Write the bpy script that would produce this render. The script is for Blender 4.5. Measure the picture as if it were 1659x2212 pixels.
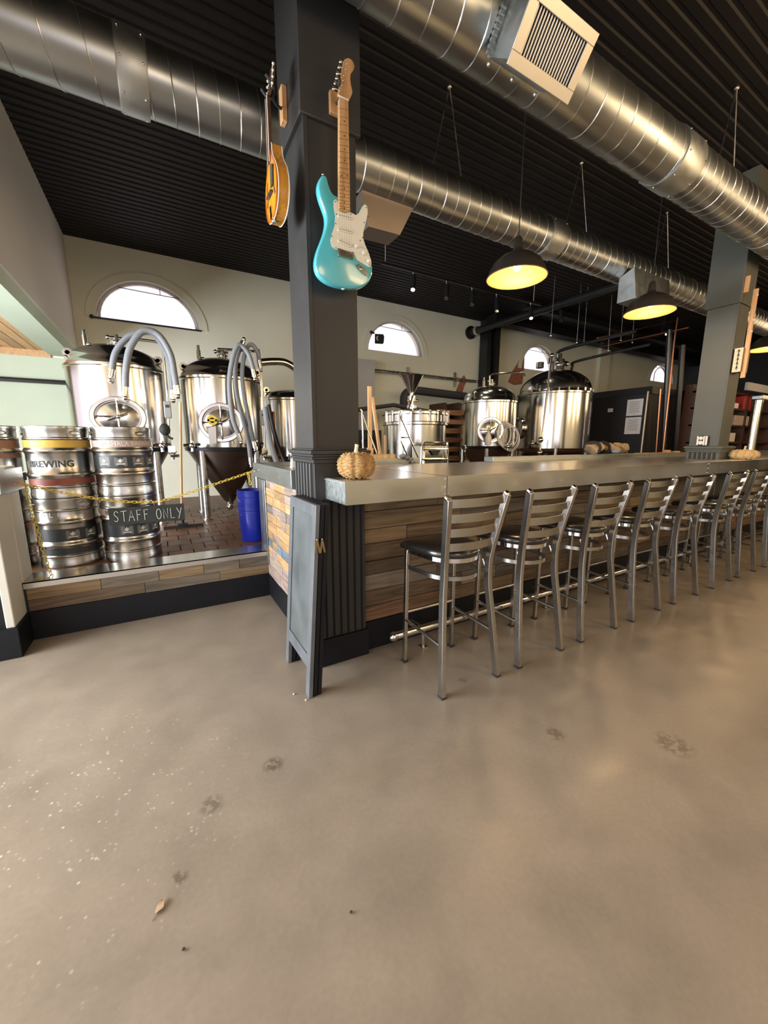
import bpy, bmesh, math, random
from mathutils import Vector, Matrix
for o in list(bpy.data.objects): bpy.data.objects.remove(o)
R = random.Random(7)
COL = bpy.context.scene.collection
SC = bpy.context.scene
PI = math.pi
# ------------------------------------------------------------------ camera
F, CX, CY, H = 831.0, 829.5, 1106.0, 1.35
PITCH = math.atan(148/831.); YAW = math.atan(483/844.)
cam = bpy.data.cameras.new('camera'); cam.sensor_fit = 'VERTICAL'; cam.sensor_height = 36; cam.lens = 36*F/2212
cam.clip_start = .02; cam.clip_end = 200
camo = bpy.data.objects.new('camera', cam); COL.objects.link(camo)
camo.location = (0, 0, H); camo.rotation_euler = (PI/2-PITCH, 0, -YAW); SC.camera = camo
FW = Vector((math.sin(YAW)*math.cos(PITCH), math.cos(YAW)*math.cos(PITCH), -math.sin(PITCH)))
RT = Vector((math.cos(YAW), -math.sin(YAW), 0)); UP = RT.cross(FW)
def at(u, v, x=None, y=None, z=None):
    """measured point of the photograph put at its real depth (one world coordinate is known)"""
    d = FW*F + RT*(u-CX) + UP*(CY-v)
    t = x/d.x if x is not None else (y/d.y if y is not None else (z-H)/d.z)
    return Vector((0, 0, H)) + d*t
# ------------------------------------------------------------------ world and light
w = bpy.data.worlds.new('sky'); SC.world = w; w.use_nodes = True
bg = w.node_tree.nodes['Background']; bg.inputs[0].default_value = (1.0, .86, .95, 1); bg.inputs[1].default_value = 1.0
SC.view_settings.view_transform = 'Standard'; SC.view_settings.look = 'None'
SC.view_settings.gamma = 1; SC.view_settings.use_curve_mapping = False
SC.view_settings.exposure = 0.45
def area(name, loc, rot, sx, sy, power, col):
    l = bpy.data.lights.new(name, 'AREA'); l.shape = 'RECTANGLE'; l.size = sx; l.size_y = sy; l.energy = power; l.color = col
    o = bpy.data.objects.new(name, l); COL.objects.link(o); o.location = loc; o.rotation_euler = rot; return o
DAY = (.93, .97, 1.0)
area('window_light_left_back', (-3.9, 2.9, 1.5), (0, -PI/2, 0), 2.1, 3.4, 450, DAY)
area('window_light_left_front', (-3.9, -1.2, 1.5), (0, -PI/2, 0), 2.3, 4.0, 95, DAY)
area('window_light_front', (-1.0, -4.9, 1.6), (PI/2, 0, 0), 4.6, 2.3, 15, DAY)
def lamp(name, loc, power, col, r=.05):
    l = bpy.data.lights.new(name, 'POINT'); l.energy = power; l.color = col; l.shadow_soft_size = r
    o = bpy.data.objects.new(name, l); COL.objects.link(o); o.location = loc; return o
WARM = (1.0, .68, .37)
for (lx, ly, p_) in ((3.2, -.9, 50), (6.4, -.9, 70), (9.6, -.9, 70), (4.6, -3.2, 40), (8.5, -3.2, 50), (11.5, 2.2, 30), (.6, -2.2, 60)):
    lamp('warm_fill_lamp', (lx, ly, 2.75), p_*1.2, WARM, .5)  # unseen lamps without fixtures, added as warm fill for the room
lamp('high_room_lamp', (4.1, .6, 3.35), 18, WARM, .15)
# ------------------------------------------------------------------ materials
def newmat(name):
    m = bpy.data.materials.new(name); m.use_nodes = True
    return m, m.node_tree.nodes, m.node_tree.links, m.node_tree.nodes['Principled BSDF']
def mat(name, col, rough=.5, metal=0., var=.0, scale=8., col2=None, rvar=0., bump=0., stretch=(1, 1, 1), spec=None, coat=0., detail=5, emit=None, es=0):
    m, N, L, b = newmat(name)
    b.inputs['Base Color'].default_value = (*col, 1); b.inputs['Roughness'].default_value = rough; b.inputs['Metallic'].default_value = metal
    if spec is not None: b.inputs['Specular IOR Level'].default_value = spec
    if coat: b.inputs['Coat Weight'].default_value = coat; b.inputs['Coat Roughness'].default_value = .08
    if emit: b.inputs['Emission Color'].default_value = (*emit, 1); b.inputs['Emission Strength'].default_value = es
    if var or col2 or rvar or bump:
        tc = N.new('ShaderNodeTexCoord'); mp = N.new('ShaderNodeMapping'); mp.inputs['Scale'].default_value = stretch
        no = N.new('ShaderNodeTexNoise'); no.inputs['Scale'].default_value = scale; no.inputs['Detail'].default_value = detail
        L.new(tc.outputs['Object'], mp.inputs[0]); L.new(mp.outputs[0], no.inputs['Vector'])
        if var or col2:
            c2 = col2 or tuple(min(1, c*(1+var)) for c in col); c1 = col if col2 else tuple(c*(1-var) for c in col)
            r = N.new('ShaderNodeValToRGB'); r.color_ramp.elements[0].color = (*c1, 1); r.color_ramp.elements[1].color = (*c2, 1)
            r.color_ramp.elements[0].position = .22; r.color_ramp.elements[1].position = .78
            L.new(no.outputs['Fac'], r.inputs[0]); L.new(r.outputs[0], b.inputs['Base Color'])
        if rvar:
            mr = N.new('ShaderNodeMapRange'); mr.inputs[1].default_value = .3; mr.inputs[2].default_value = .7
            mr.inputs[3].default_value = max(.02, rough-rvar); mr.inputs[4].default_value = rough+rvar
            L.new(no.outputs['Fac'], mr.inputs[0]); L.new(mr.outputs[0], b.inputs['Roughness'])
        if bump:
            bp = N.new('ShaderNodeBump'); bp.inputs['Strength'].default_value = bump; bp.inputs['Distance'].default_value = .01
            L.new(no.outputs['Fac'], bp.inputs['Height']); L.new(bp.outputs[0], b.inputs['Normal'])
    return m
def woodmat(name, c1, c2, axis='x', rough=.65):
    m, N, L, b = newmat(name); b.inputs['Roughness'].default_value = rough
    tc = N.new('ShaderNodeTexCoord'); oi = N.new('ShaderNodeObjectInfo'); add = N.new('ShaderNodeVectorMath'); add.operation = 'ADD'
    mul = N.new('ShaderNodeMath'); mul.operation = 'MULTIPLY'; mul.inputs[1].default_value = 37.
    L.new(oi.outputs['Random'], mul.inputs[0]); L.new(tc.outputs['Object'], add.inputs[0]); L.new(mul.outputs[0], add.inputs[1])
    mp = N.new('ShaderNodeMapping'); s = {'x': (2.2, 30, 30), 'y': (30, 2.2, 30), 'z': (30, 30, 2.2)}[axis]; mp.inputs['Scale'].default_value = s
    L.new(add.outputs[0], mp.inputs[0])
    no = N.new('ShaderNodeTexNoise'); no.inputs['Scale'].default_value = 1.; no.inputs['Detail'].default_value = 7; no.inputs['Distortion'].default_value = 1.2
    L.new(mp.outputs[0], no.inputs['Vector'])
    r = N.new('ShaderNodeValToRGB'); e = r.color_ramp.elements; e[0].position = .36; e[1].position = .64
    e[0].color = (*c1, 1); e[1].color = (*c2, 1); L.new(no.outputs['Fac'], r.inputs[0])
    hsv = N.new('ShaderNodeHueSaturation'); mr = N.new('ShaderNodeMapRange'); mr.inputs[3].default_value = .72; mr.inputs[4].default_value = 1.2
    L.new(oi.outputs['Random'], mr.inputs[0]); L.new(mr.outputs[0], hsv.inputs['Value']); L.new(r.outputs[0], hsv.inputs['Color'])
    L.new(hsv.outputs[0], b.inputs['Base Color'])
    bp = N.new('ShaderNodeBump'); bp.inputs['Strength'].default_value = .35; bp.inputs['Distance'].default_value = .004
    L.new(no.outputs['Fac'], bp.inputs['Height']); L.new(bp.outputs[0], b.inputs['Normal'])
    return m
M = {}
M['black'] = mat('black_paint', (.007, .008, .011), .5, var=.15, scale=3, spec=.22)
M['ceiling'] = mat('black_corrugated_metal', (.0085, .0075, .0085), .6, var=.2, scale=2, spec=.25)
M['columnp'] = mat('charcoal_paint', (.033, .033, .033), .45, var=.1, scale=3, rvar=.06, spec=.3)
M['columnlit'] = mat('charcoal_paint_lit', (.085, .090, .076), .5, var=.1, scale=3, rvar=.06)  # charcoal paint made lighter: light on the far column put into its colour
M['wall'] = mat('sage_plaster', (.66, .67, .56), .8, var=.05, scale=1.6, bump=.08)
M['wallgreen'] = mat('pale_green_plaster', (.46, .54, .43), .8, var=.05, scale=2.5, bump=.05)
M['walllilac'] = mat('white_plaster', (.66, .64, .62), .8, var=.05, scale=1.5)
M['cream'] = mat('cream_paint', (.50, .50, .45), .6, var=.05, scale=4)
M['zinc'] = mat('zinc_sheet', (.58, .58, .55), .30, 1., var=.03, scale=3, rvar=.03)
M['zincend'] = mat('galvanised_end_sheet', (.50, .56, .56), .42, 1., var=.10, scale=40, rvar=.04)
M['zincgrey'] = mat('grey_zinc_edge', (.42, .46, .47), .38, 1., var=.05, scale=9, rvar=.04)
M['steel'] = mat('polished_steel', (.66, .65, .62), .16, 1., var=.02, scale=2, rvar=.02, stretch=(1, 1, .15))
M['steeldull'] = mat('brushed_steel', (.50, .49, .47), .3, 1., var=.08, scale=12, rvar=.08)
M['stool'] = mat('clear_coated_steel', (.44, .43, .41), .28, 1., var=.04, scale=6, rvar=.03)
M['keg'] = mat('keg_steel', (.45, .44, .415), .26, 1., var=.05, scale=5, rvar=.04)
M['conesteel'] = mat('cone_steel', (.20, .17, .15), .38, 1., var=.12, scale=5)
M['duct'] = mat('galvanised_duct', (.37, .40, .41), .36, 1., var=.05, scale=5, rvar=.04)
M['ductband'] = mat('galvanised_collar', (.48, .51, .51), .45, 1., var=.08, scale=14, rvar=.05)
M['seam'] = mat('duct_seam', (.62, .62, .60), .3, 1.)
M['chrome'] = mat('chrome', (.75, .75, .74), .08, 1.)
M['darkmetal'] = mat('dark_metal', (.05, .05, .055), .35, .8)
M['spotgrey'] = mat('dark_grey_spot_metal', (.10, .10, .105), .25, .8)
M['pipeblack'] = mat('black_pipe', (.018, .018, .02), .35, .2, var=.2, scale=6)
M['foam'] = mat('black_pipe_insulation', (.02, .02, .022), .7, bump=.3, scale=25)
M['copper'] = mat('copper_pipe', (.42, .19, .11), .35, 1.)
M['vinyl'] = mat('black_vinyl', (.014, .012, .012), .28, coat=.4, spec=.5)
M['rubber'] = mat('rubber', (.02, .02, .02), .7)
M['hose'] = mat('grey_hose', (.20, .215, .235), .6, var=.12, scale=40, bump=.2)
M['teal'] = mat('turquoise_lacquer', (.075, .40, .47), .22, coat=.7)
M['ivory'] = mat('ivory_plastic', (.66, .66, .58), .35)
M['white'] = mat('white_plastic', (.75, .75, .72), .4)
M['paper'] = mat('paper', (.62, .60, .60), .8)
M['maple'] = woodmat('maple', (.40, .22, .09), (.58, .36, .17), 'z', .35)
M['pine'] = woodmat('pine_block', (.45, .24, .10), (.62, .37, .18), 'z', .6)
M['fret'] = mat('fret_wire', (.35, .25, .14), .3, 1.)
M['dot'] = mat('black_inlay', (.02, .015, .01), .4)
M['bluepl'] = mat('blue_plastic', (.008, .022, .35), .35, coat=.2)
M['yellow'] = mat('yellow_plastic', (.62, .47, .07), .45)
M['chalk'] = mat('chalkboard', (.075, .088, .092), .5, var=.28, scale=5, rvar=.1, detail=9)
M['chalkframe'] = mat('grey_worn_frame', (.10, .112, .125), .45, var=.25, scale=8, bump=.08)
M['signb'] = mat('sign_board_black', (.018, .024, .024), .7, var=.3, scale=10)
M['chalkw'] = mat('white_chalk_paint', (.62, .66, .62), .8)
M['wicker'] = mat('woven_rope', (.24, .125, .042), .8, col2=(.50, .32, .13), scale=50, bump=.4)
M['palewicker'] = mat('pale_woven_rope', (.50, .33, .14), .8, col2=(.80, .60, .32), scale=50, bump=.4)
M['stem'] = mat('pale_stem', (.60, .55, .34), .7)
M['brass'] = mat('antique_brass', (.42, .33, .20), .32, 1.)
M['shadein'] = mat('cream_enamel', (.15, .085, .026), .5)
M['shadeout'] = mat('bronze_enamel', (.035, .028, .022), .4, .3)
M['bulb'] = mat('glowing_bulb', (1, .8, .5), .4, emit=(1, .66, .26), es=30)
M['spotlens'] = mat('lit_spot_lens', (1, .9, .6), .4, emit=(1, .9, .55), es=4)
M['tile'] = mat('quarry_tile', (.15, .072, .042), .5, var=.25, scale=9, rvar=.1)
M['grout'] = mat('dark_grout', (.035, .026, .02), .8)
M['brick'] = mat('exposed_brick', (.30, .12, .075), .85, var=.3, scale=18, bump=.3)
M['plankceil'] = woodmat('ceiling_pine', (.52, .30, .13), (.66, .42, .21), 'y', .55)
M['cardbrown'] = woodmat('brown_wood', (.14, .065, .03), (.30, .15, .07), 'x', .6)
M['paddle'] = woodmat('light_paddle_wood', (.42, .26, .13), (.60, .40, .22), 'z', .6)
M['blackbox'] = mat('black_cooler_panel', (.010, .011, .013), .6, var=.2, scale=3)
M['pinkband'] = mat('pinkish_keg_band', (.38, .30, .27), .5, var=.15, scale=20)
M['blackband'] = mat('black_keg_band', (.02, .024, .028), .4)
M['yellowband'] = mat('yellow_keg_band', (.46, .30, .045), .5, var=.15, scale=20)
M['redband'] = mat('red_keg_band', (.22, .06, .045), .5, var=.25, scale=15)
M['rustband'] = mat('brown_keg_band', (.24, .12, .08), .5, var=.2, scale=15)
M['ink'] = mat('dark_print', (.03, .035, .03), .6)
M['badge'] = mat('grey_badge', (.13, .14, .14), .5)
M['silverprint'] = mat('pale_print', (.62, .60, .56), .5)
M['canvas'] = mat('tan_canvas', (.40, .29, .17), .8, var=.2, scale=20, bump=.2)
M['leaf'] = mat('dry_leaf', (.36, .25, .15), .7)
M['pebble'] = mat('cream_crumb', (.70, .60, .45), .7)
M['redbox'] = mat('red_packaging', (.30, .02, .02), .5, var=.4, scale=20)
M['darkwood'] = woodmat('dark_shelf_wood', (.035, .016, .009), (.075, .034, .018), 'x', .5)
M['greybox'] = mat('grey_cabinet', (.34, .345, .37), .5, var=.06, scale=2)
M['bluecloth'] = mat('blue_cloth', (.20, .30, .42), .8)
PLANK = {}
for ax in 'xy':
    PLANK[ax] = [woodmat('weathered_grey_'+ax, (.085, .070, .052), (.17, .14, .105), ax), woodmat('grey_brown_'+ax, (.065, .042, .024), (.15, .102, .06), ax),
                 woodmat('tan_'+ax, (.12, .078, .040), (.22, .155, .085), ax), woodmat('dark_brown_'+ax, (.04, .024, .014), (.11, .066, .038), ax),
                 woodmat('red_brown_'+ax, (.08, .042, .022), (.17, .095, .05), ax)]
YPL = dict(a=woodmat('honey_plank', (.32, .20, .095), (.50, .33, .165), 'y'), g=woodmat('pale_grey_plank', (.22, .17, .14), (.38, .31, .26), 'y'),
           d=woodmat('dark_grey_plank', (.12, .105, .10), (.24, .20, .18), 'y'), b=woodmat('blue_grey_plank', (.08, .11, .15), (.16, .22, .29), 'y'),
           p=woodmat('pinkish_grey_plank', (.24, .18, .16), (.37, .29, .26), 'y'))
def glassmat():
    m, N, L, b = newmat('window_glass'); N.remove(b)
    t = N.new('ShaderNodeBsdfTransparent'); g = N.new('ShaderNodeBsdfGlossy'); g.inputs['Roughness'].default_value = .05
    mx = N.new('ShaderNodeMixShader'); mx.inputs[0].default_value = .05; t.inputs[0].default_value = (.97, .95, .97, 1)
    L.new(t.outputs[0], mx.inputs[1]); L.new(g.outputs[0], mx.inputs[2]); L.new(mx.outputs[0], N['Material Output'].inputs[0]); return m
M['glass'] = glassmat()
STAINS = [(*at(u, v, z=0).xy, r_, d_) for u, v, r_, d_ in ((590, 1652, .05, .55), (457, 1738, .05, .62), (1200, 1585, .05, .6), (1455, 1608, .09, .6), (388, 1895, .03, .6), (1000, 1470, .03, .7))]
def floormat():
    m, N, L, b = newmat('sealed_concrete')
    tc = N.new('ShaderNodeTexCoord')
    def noise(s, d, dist=0.):
        n = N.new('ShaderNodeTexNoise'); n.inputs['Scale'].default_value = s; n.inputs['Detail'].default_value = d; n.inputs['Distortion'].default_value = dist
        L.new(tc.outputs['Object'], n.inputs['Vector']); return n
    def ramp(src, p0, c0, p1, c1):
        r = N.new('ShaderNodeValToRGB'); e = r.color_ramp.elements; e[0].position = p0; e[1].position = p1; e[0].color = (*c0, 1); e[1].color = (*c1, 1)
        L.new(src, r.inputs[0]); return r
    big = noise(.9, 6, .6); mid = noise(4.5, 8, .3); fine = noise(60, 4)
    r1 = ramp(big.outputs['Fac'], .2, (.225, .192, .153), .8, (.305, .265, .218))
    r2 = ramp(mid.outputs['Fac'], .2, (.84, .84, .84), .8, (1.12, 1.12, 1.12))
    mx = N.new('ShaderNodeMix'); mx.data_type = 'RGBA'; mx.blend_type = 'MULTIPLY'; mx.inputs[0].default_value = 1
    L.new(r1.outputs[0], mx.inputs[6]); L.new(r2.outputs[0], mx.inputs[7])
    r3 = ramp(fine.outputs['Fac'], .3, (.93, .93, .93), .7, (1.03, 1.03, 1.03))
    mx2 = N.new('ShaderNodeMix'); mx2.data_type = 'RGBA'; mx2.blend_type = 'MULTIPLY'; mx2.inputs[0].default_value = 1
    L.new(mx.outputs[2], mx2.inputs[6]); L.new(r3.outputs[0], mx2.inputs[7])
    # dark stains of their own shape
    v = N.new('ShaderNodeTexVoronoi'); v.inputs['Scale'].default_value = 1.1; v.inputs['Randomness'].default_value = 1
    wv = noise(9, 3); mv = N.new('ShaderNodeMix'); mv.data_type = 'VECTOR'; mv.inputs[0].default_value = .09
    L.new(tc.outputs['Object'], mv.inputs[4]); L.new(wv.outputs['Color'], mv.inputs[5]); L.new(mv.outputs[1], v.inputs['Vector'])
    r4 = ramp(v.outputs['Distance'], .02, (.78, .77, .76), .06, (1, 1, 1))
    mx3 = N.new('ShaderNodeMix'); mx3.data_type = 'RGBA'; mx3.blend_type = 'MULTIPLY'; mx3.inputs[0].default_value = 1
    L.new(mx2.outputs[2], mx3.inputs[6]); L.new(r4.outputs[0], mx3.inputs[7]); 
    prev = mx3.outputs[2]
    def dist(px, py, k):
        d = N.new('ShaderNodeVectorMath'); d.operation = 'DISTANCE'; d.inputs[1].default_value = (px, py, 0)
        L.new(mv.outputs[1] if k else tc.outputs['Object'], d.inputs[0]); return d.outputs['Value']
    for (px, py, rad, dk) in STAINS:
        rr = ramp(dist(px, py, 0), rad*.5, (dk, dk*.97, dk*.94), rad, (1, 1, 1)); nn = noise(38, 3); r5 = ramp(nn.outputs['Fac'], .42, (0, 0, 0), .52, (1, 1, 1))
        m5 = N.new('ShaderNodeMix'); m5.data_type = 'RGBA'; m5.blend_type = 'MULTIPLY'; L.new(r5.outputs[0], m5.inputs[0]); L.new(prev, m5.inputs[6]); L.new(rr.outputs[0], m5.inputs[7]); prev = m5.outputs[2]
    # worn patch of small pits, their glints painted as pale chips
    vc = N.new('ShaderNodeTexVoronoi'); vc.inputs['Scale'].default_value = 42; L.new(tc.outputs['Object'], vc.inputs['Vector'])
    rc_ = ramp(vc.outputs['Distance'], .12, (1, 1, 1), .26, (0, 0, 0)); rp = ramp(dist(-.42, 1.62, 0), .25, (1, 1, 1), .75, (0, 0, 0)); np_ = noise(16, 3); rn = ramp(np_.outputs['Fac'], .50, (0, 0, 0), .60, (1, 1, 1))
    a1 = N.new('ShaderNodeMath'); a1.operation = 'MULTIPLY'; a2 = N.new('ShaderNodeMath'); a2.operation = 'MULTIPLY'
    L.new(rc_.outputs[0], a1.inputs[0]); L.new(rp.outputs[0], a1.inputs[1]); L.new(a1.outputs[0], a2.inputs[0]); L.new(rn.outputs[0], a2.inputs[1])
    m6 = N.new('ShaderNodeMix'); m6.data_type = 'RGBA'; L.new(a2.outputs[0], m6.inputs[0]); L.new(prev, m6.inputs[6]); m6.inputs[7].default_value = (.52, .50, .46, 1); L.new(m6.outputs[2], b.inputs['Base Color'])
    mr = N.new('ShaderNodeMapRange'); mr.inputs[1].default_value = .35; mr.inputs[2].default_value = .7; mr.inputs[3].default_value = .28; mr.inputs[4].default_value = .42
    L.new(mid.outputs['Fac'], mr.inputs[0]); L.new(mr.outputs[0], b.inputs['Roughness'])
    b.inputs['Specular IOR Level'].default_value = .55
    bp = N.new('ShaderNodeBump'); bp.inputs['Strength'].default_value = .05; bp.inputs['Distance'].default_value = .003
    L.new(mid.outputs['Fac'], bp.inputs['Height']); L.new(bp.outputs[0], b.inputs['Normal'])
    return m
M['floor'] = floormat()
# ------------------------------------------------------------------ mesh building
class MB:
    def __init__(s): s.v = []; s.f = []
    def add(s, vs, fs):
        o = len(s.v); s.v += [tuple(p) for p in vs]; s.f += [tuple(i+o for i in f) for f in fs]; return s
    def box(s, x0, x1, y0, y1, z0, z1, mx=None):
        vs = [Vector(p) for p in ((x0, y0, z0), (x1, y0, z0), (x1, y1, z0), (x0, y1, z0), (x0, y0, z1), (x1, y0, z1), (x1, y1, z1), (x0, y1, z1))]
        if mx is not None: vs = [mx @ p for p in vs]
        return s.add(vs, [(0, 3, 2, 1), (4, 5, 6, 7), (0, 1, 5, 4), (1, 2, 6, 5), (2, 3, 7, 6), (3, 0, 4, 7)])
    def prism(s, pts, depth, inset=0., ins_d=0.):
        """pts: front outline (3d, planar); depth: vector to the back; optional bevel"""
        d = Vector(depth); pts = [Vector(p) for p in pts]; c = sum(pts, Vector())/len(pts); n = len(pts)
        rings = []
        if inset:
            dn = d.normalized()
            def ins(k):
                out = []
                for i in range(n):
                    a, b, e = pts[i-1], pts[i], pts[(i+1) % n]
                    t = (e-a).normalized(); nn = t.cross(dn)
                    if nn.dot(c-b) < 0 and abs(nn.dot(c-b)) > 1e-6: pass
                    out.append(nn)
                area_ = sum((pts[i]-c).cross(pts[(i+1) % n]-c).dot(dn) for i in range(n))
                sg = -1 if area_ > 0 else 1
                return [pts[i]+out[i]*k*sg for i in range(n)]
            inner = ins(inset); mid = ins(inset*.3)
            rings = [inner, [p+dn*ins_d*.35 for p in mid], [p+dn*ins_d for p in pts], [p+d-dn*ins_d for p in pts], [p+d-dn*ins_d*.35 for p in mid], [p+d for p in inner]]
        else: rings = [pts, [p+d for p in pts]]
        vs = [p for r in rings for p in r]; fs = [tuple(range(n)), tuple(reversed(range((len(rings)-1)*n, len(rings)*n)))]
        for k in range(len(rings)-1):
            for i in range(n):
                j = (i+1) % n; fs.append((k*n+i, (k+1)*n+i, (k+1)*n+j, k*n+j))
        return s.add(vs, fs)
    def lathe(s, prof, c=(0, 0, 0), seg=32, mx=None, a0=0., a1=2*PI):
        full = abs(a1-a0-2*PI) < 1e-6; n = seg if full else seg+1; vs = []
        for r, z in prof:
            for i in range(n):
                a = a0+(a1-a0)*i/seg; p = Vector((r*math.cos(a), r*math.sin(a), z))
                if mx is not None: p = mx @ p
                vs.append(p+Vector(c))
        fs = []
        for k in range(len(prof)-1):
            for i in range(seg):
                j = (i+1) % n; fs.append((k*n+i, k*n+j, (k+1)*n+j, (k+1)*n+i))
        if full:
            if prof[0][0] > 1e-5: fs.append(tuple(reversed(range(n))))
            if prof[-1][0] > 1e-5: fs.append(tuple(range((len(prof)-1)*n, len(prof)*n)))
        return s.add(vs, fs)
    def tube(s, pts, r, seg=8, closed=False, sq=None):
        pts = [Vector(p) for p in pts]; n = len(pts); up = None; vs = []
        rr = r if isinstance(r, (list, tuple)) else [r]*n
        for i in range(n):
            a = pts[i-1] if (i > 0 or closed) else pts[i]; b = pts[(i+1) % n] if (i < n-1 or closed) else pts[i]
            t = (b-a).normalized()
            if up is None:
                up = Vector((0, 0, 1)) if abs(t.z) < .9 else Vector((0, 1, 0))
            up = (up - t*up.dot(t)).normalized(); sd = t.cross(up)
            if sq:
                for (p_, q_) in ((-1, -1), (1, -1), (1, 1), (-1, 1)): vs.append(pts[i]+sd*sq[0]*p_+up*sq[1]*q_)
            else:
                for k in range(seg):
                    q = 2*PI*k/seg; vs.append(pts[i]+(sd*math.cos(q)+up*math.sin(q))*rr[i])
        m_ = 4 if sq else seg; fs = []
        for i in range(n if closed else n-1):
            j = (i+1) % n
            for k in range(m_):
                l = (k+1) % m_; fs.append((i*m_+k, i*m_+l, j*m_+l, j*m_+k))
        if not closed: fs.append(tuple(reversed(range(m_)))); fs.append(tuple(range((n-1)*m_, n*m_)))
        return s.add(vs, fs)
    def cyl(s, a, b, r, seg=16): return s.tube([a, b], r, seg)
    def ball(s, c, r, seg=12, sc=(1, 1, 1)):
        pr = [(r*math.sin(PI*k/8), -r*math.cos(PI*k/8)) for k in range(9)]; pr[0] = (1e-6, -r); pr[-1] = (1e-6, r)
        return s.lathe(pr, c, seg, Matrix.Diagonal((*sc, 1)).to_3x3())
    def build(s, name, m, parent=None, smooth=True, bevel=0., label=None, kind=None, ang=35):
        me = bpy.data.meshes.new(name); me.from_pydata(s.v, [], s.f)
        bm = bmesh.new(); bm.from_mesh(me); bmesh.ops.recalc_face_normals(bm, faces=bm.faces); bm.to_mesh(me); bm.free()
        me.materials.append(M[m] if isinstance(m, str) else m)
        if smooth:
            me.polygons.foreach_set('use_smooth', [True]*len(me.polygons)); me.set_sharp_from_angle(angle=math.radians(ang))
        o = bpy.data.objects.new(name, me); COL.objects.link(o)
        if parent is not None: attach(o, parent)
        if bevel:
            b = o.modifiers.new('bevel', 'BEVEL'); b.width = bevel; b.segments = 2; b.limit_method = 'ANGLE'; b.angle_limit = math.radians(40)
        if label: o['label'] = label
        if kind: o['kind'] = kind
        return o
WM = {}
def wm(o):
    m = Matrix.LocRotScale(o.location, o.rotation_euler, o.scale)
    return (wm(o.parent) @ o.matrix_parent_inverse @ m) if o.parent else m
def attach(o, parent):
    o.parent = parent; o.matrix_parent_inverse = wm(parent).inverted()
def tag(o, label=None, cat=None, group=None, kind=None):
    for k, v in (('label', label), ('category', cat), ('group', group), ('kind', kind)):
        if v: o[k] = v
    return o
def thing(name, loc, label, cat, group=None):
    o = bpy.data.objects.new(name, None); o.empty_display_size = .05; COL.objects.link(o); o.location = loc
    return tag(o, label, cat, group)
def struct(o): o['kind'] = 'structure'; return o
def kids(o): return [c for c in bpy.data.objects if c.parent == o]
def copy_tree(o, parent=None):
    c = o.copy(); COL.objects.link(c); c.parent = parent
    for ch in kids(o): copy_tree(ch, c)
    return c
def smoothpts(P, n=6, closed=False):
    P = [Vector(p) for p in P]; out = []; m = len(P)
    for i in range(m if closed else m-1):
        if closed: p0, p1, p2, p3 = P[i-1], P[i], P[(i+1) % m], P[(i+2) % m]
        else: p0, p1, p2, p3 = P[max(i-1, 0)], P[i], P[i+1], P[min(i+2, m-1)]
        for k in range(n):
            t = k/n; out.append(.5*((2*p1)+(p2-p0)*t+(2*p0-5*p1+4*p2-p3)*t*t+(3*p1-p0-3*p2+p3)*t**3))
    if not closed: out.append(P[-1])
    return out
def text_mesh(txt, size, ext=.0006, off=0):
    cu = bpy.data.curves.new('t', 'FONT'); cu.body = txt; cu.size = size; cu.align_x = 'CENTER'; cu.resolution_u = 3; cu.extrude = ext; cu.offset = off
    o = bpy.data.objects.new('t', cu); COL.objects.link(o); bpy.context.view_layer.update()
    me = bpy.data.meshes.new_from_object(o.evaluated_get(bpy.context.evaluated_depsgraph_get()))
    bpy.data.objects.remove(o); return [v.co.copy() for v in me.vertices], [tuple(p.vertices) for p in me.polygons]
def wrapfn(cx, cy, r, ang0, z0): # flat (x,z') to cylinder surface; ang0 from -Y towards +X
    def g(p):
        a = ang0+p[0]/r; q = r+p[2] if len(p) > 2 else r
        return Vector((cx+q*math.sin(a), cy-q*math.cos(a), z0+p[1]))
    return g
# ------------------------------------------------------------------ dimensions
CEIL, BACK, LEFT, RIGHT, FRONT = 4.3, 7.6, -.95, 17.0, -5.0
ZP = .412                                                # brewery platform
# ------------------------------------------------------------------ floor, ceiling, walls
b = MB(); b.box(-4.05, RIGHT, FRONT, 3.40, -.1, 0); b.box(2.2, RIGHT, 3.40, BACK, -.1, 0); b.box(-4.05, -.95, 3.40, BACK, -.1, 0)
floor = struct(b.build('floor', 'floor', smooth=False)); floor['label'] = 'smooth sealed tan concrete floor'
# corrugated ceiling, ribs running along x
b = MB(); y = -5.0; prof = []
while y < BACK+.15:
    prof += [(y, 0), (y+.055, 0), (y+.066, .011), (y+.089, .011)]; y += .10
n = len(prof); vs = []; fs = []
for x in (LEFT, RIGHT):
    for (yy, zz) in prof: vs.append((x, yy, CEIL+zz))
for i in range(n-1): fs.append((i, i+1, n+i+1, n+i))
b.add(vs, fs); ceil = struct(b.build('ceiling', 'ceiling', smooth=False))
b = MB(); b.box(-4.05, RIGHT, FRONT, BACK+.2, CEIL+.06, CEIL+.12); b.build('roof_deck', 'ceiling', ceil, smooth=False)
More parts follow.
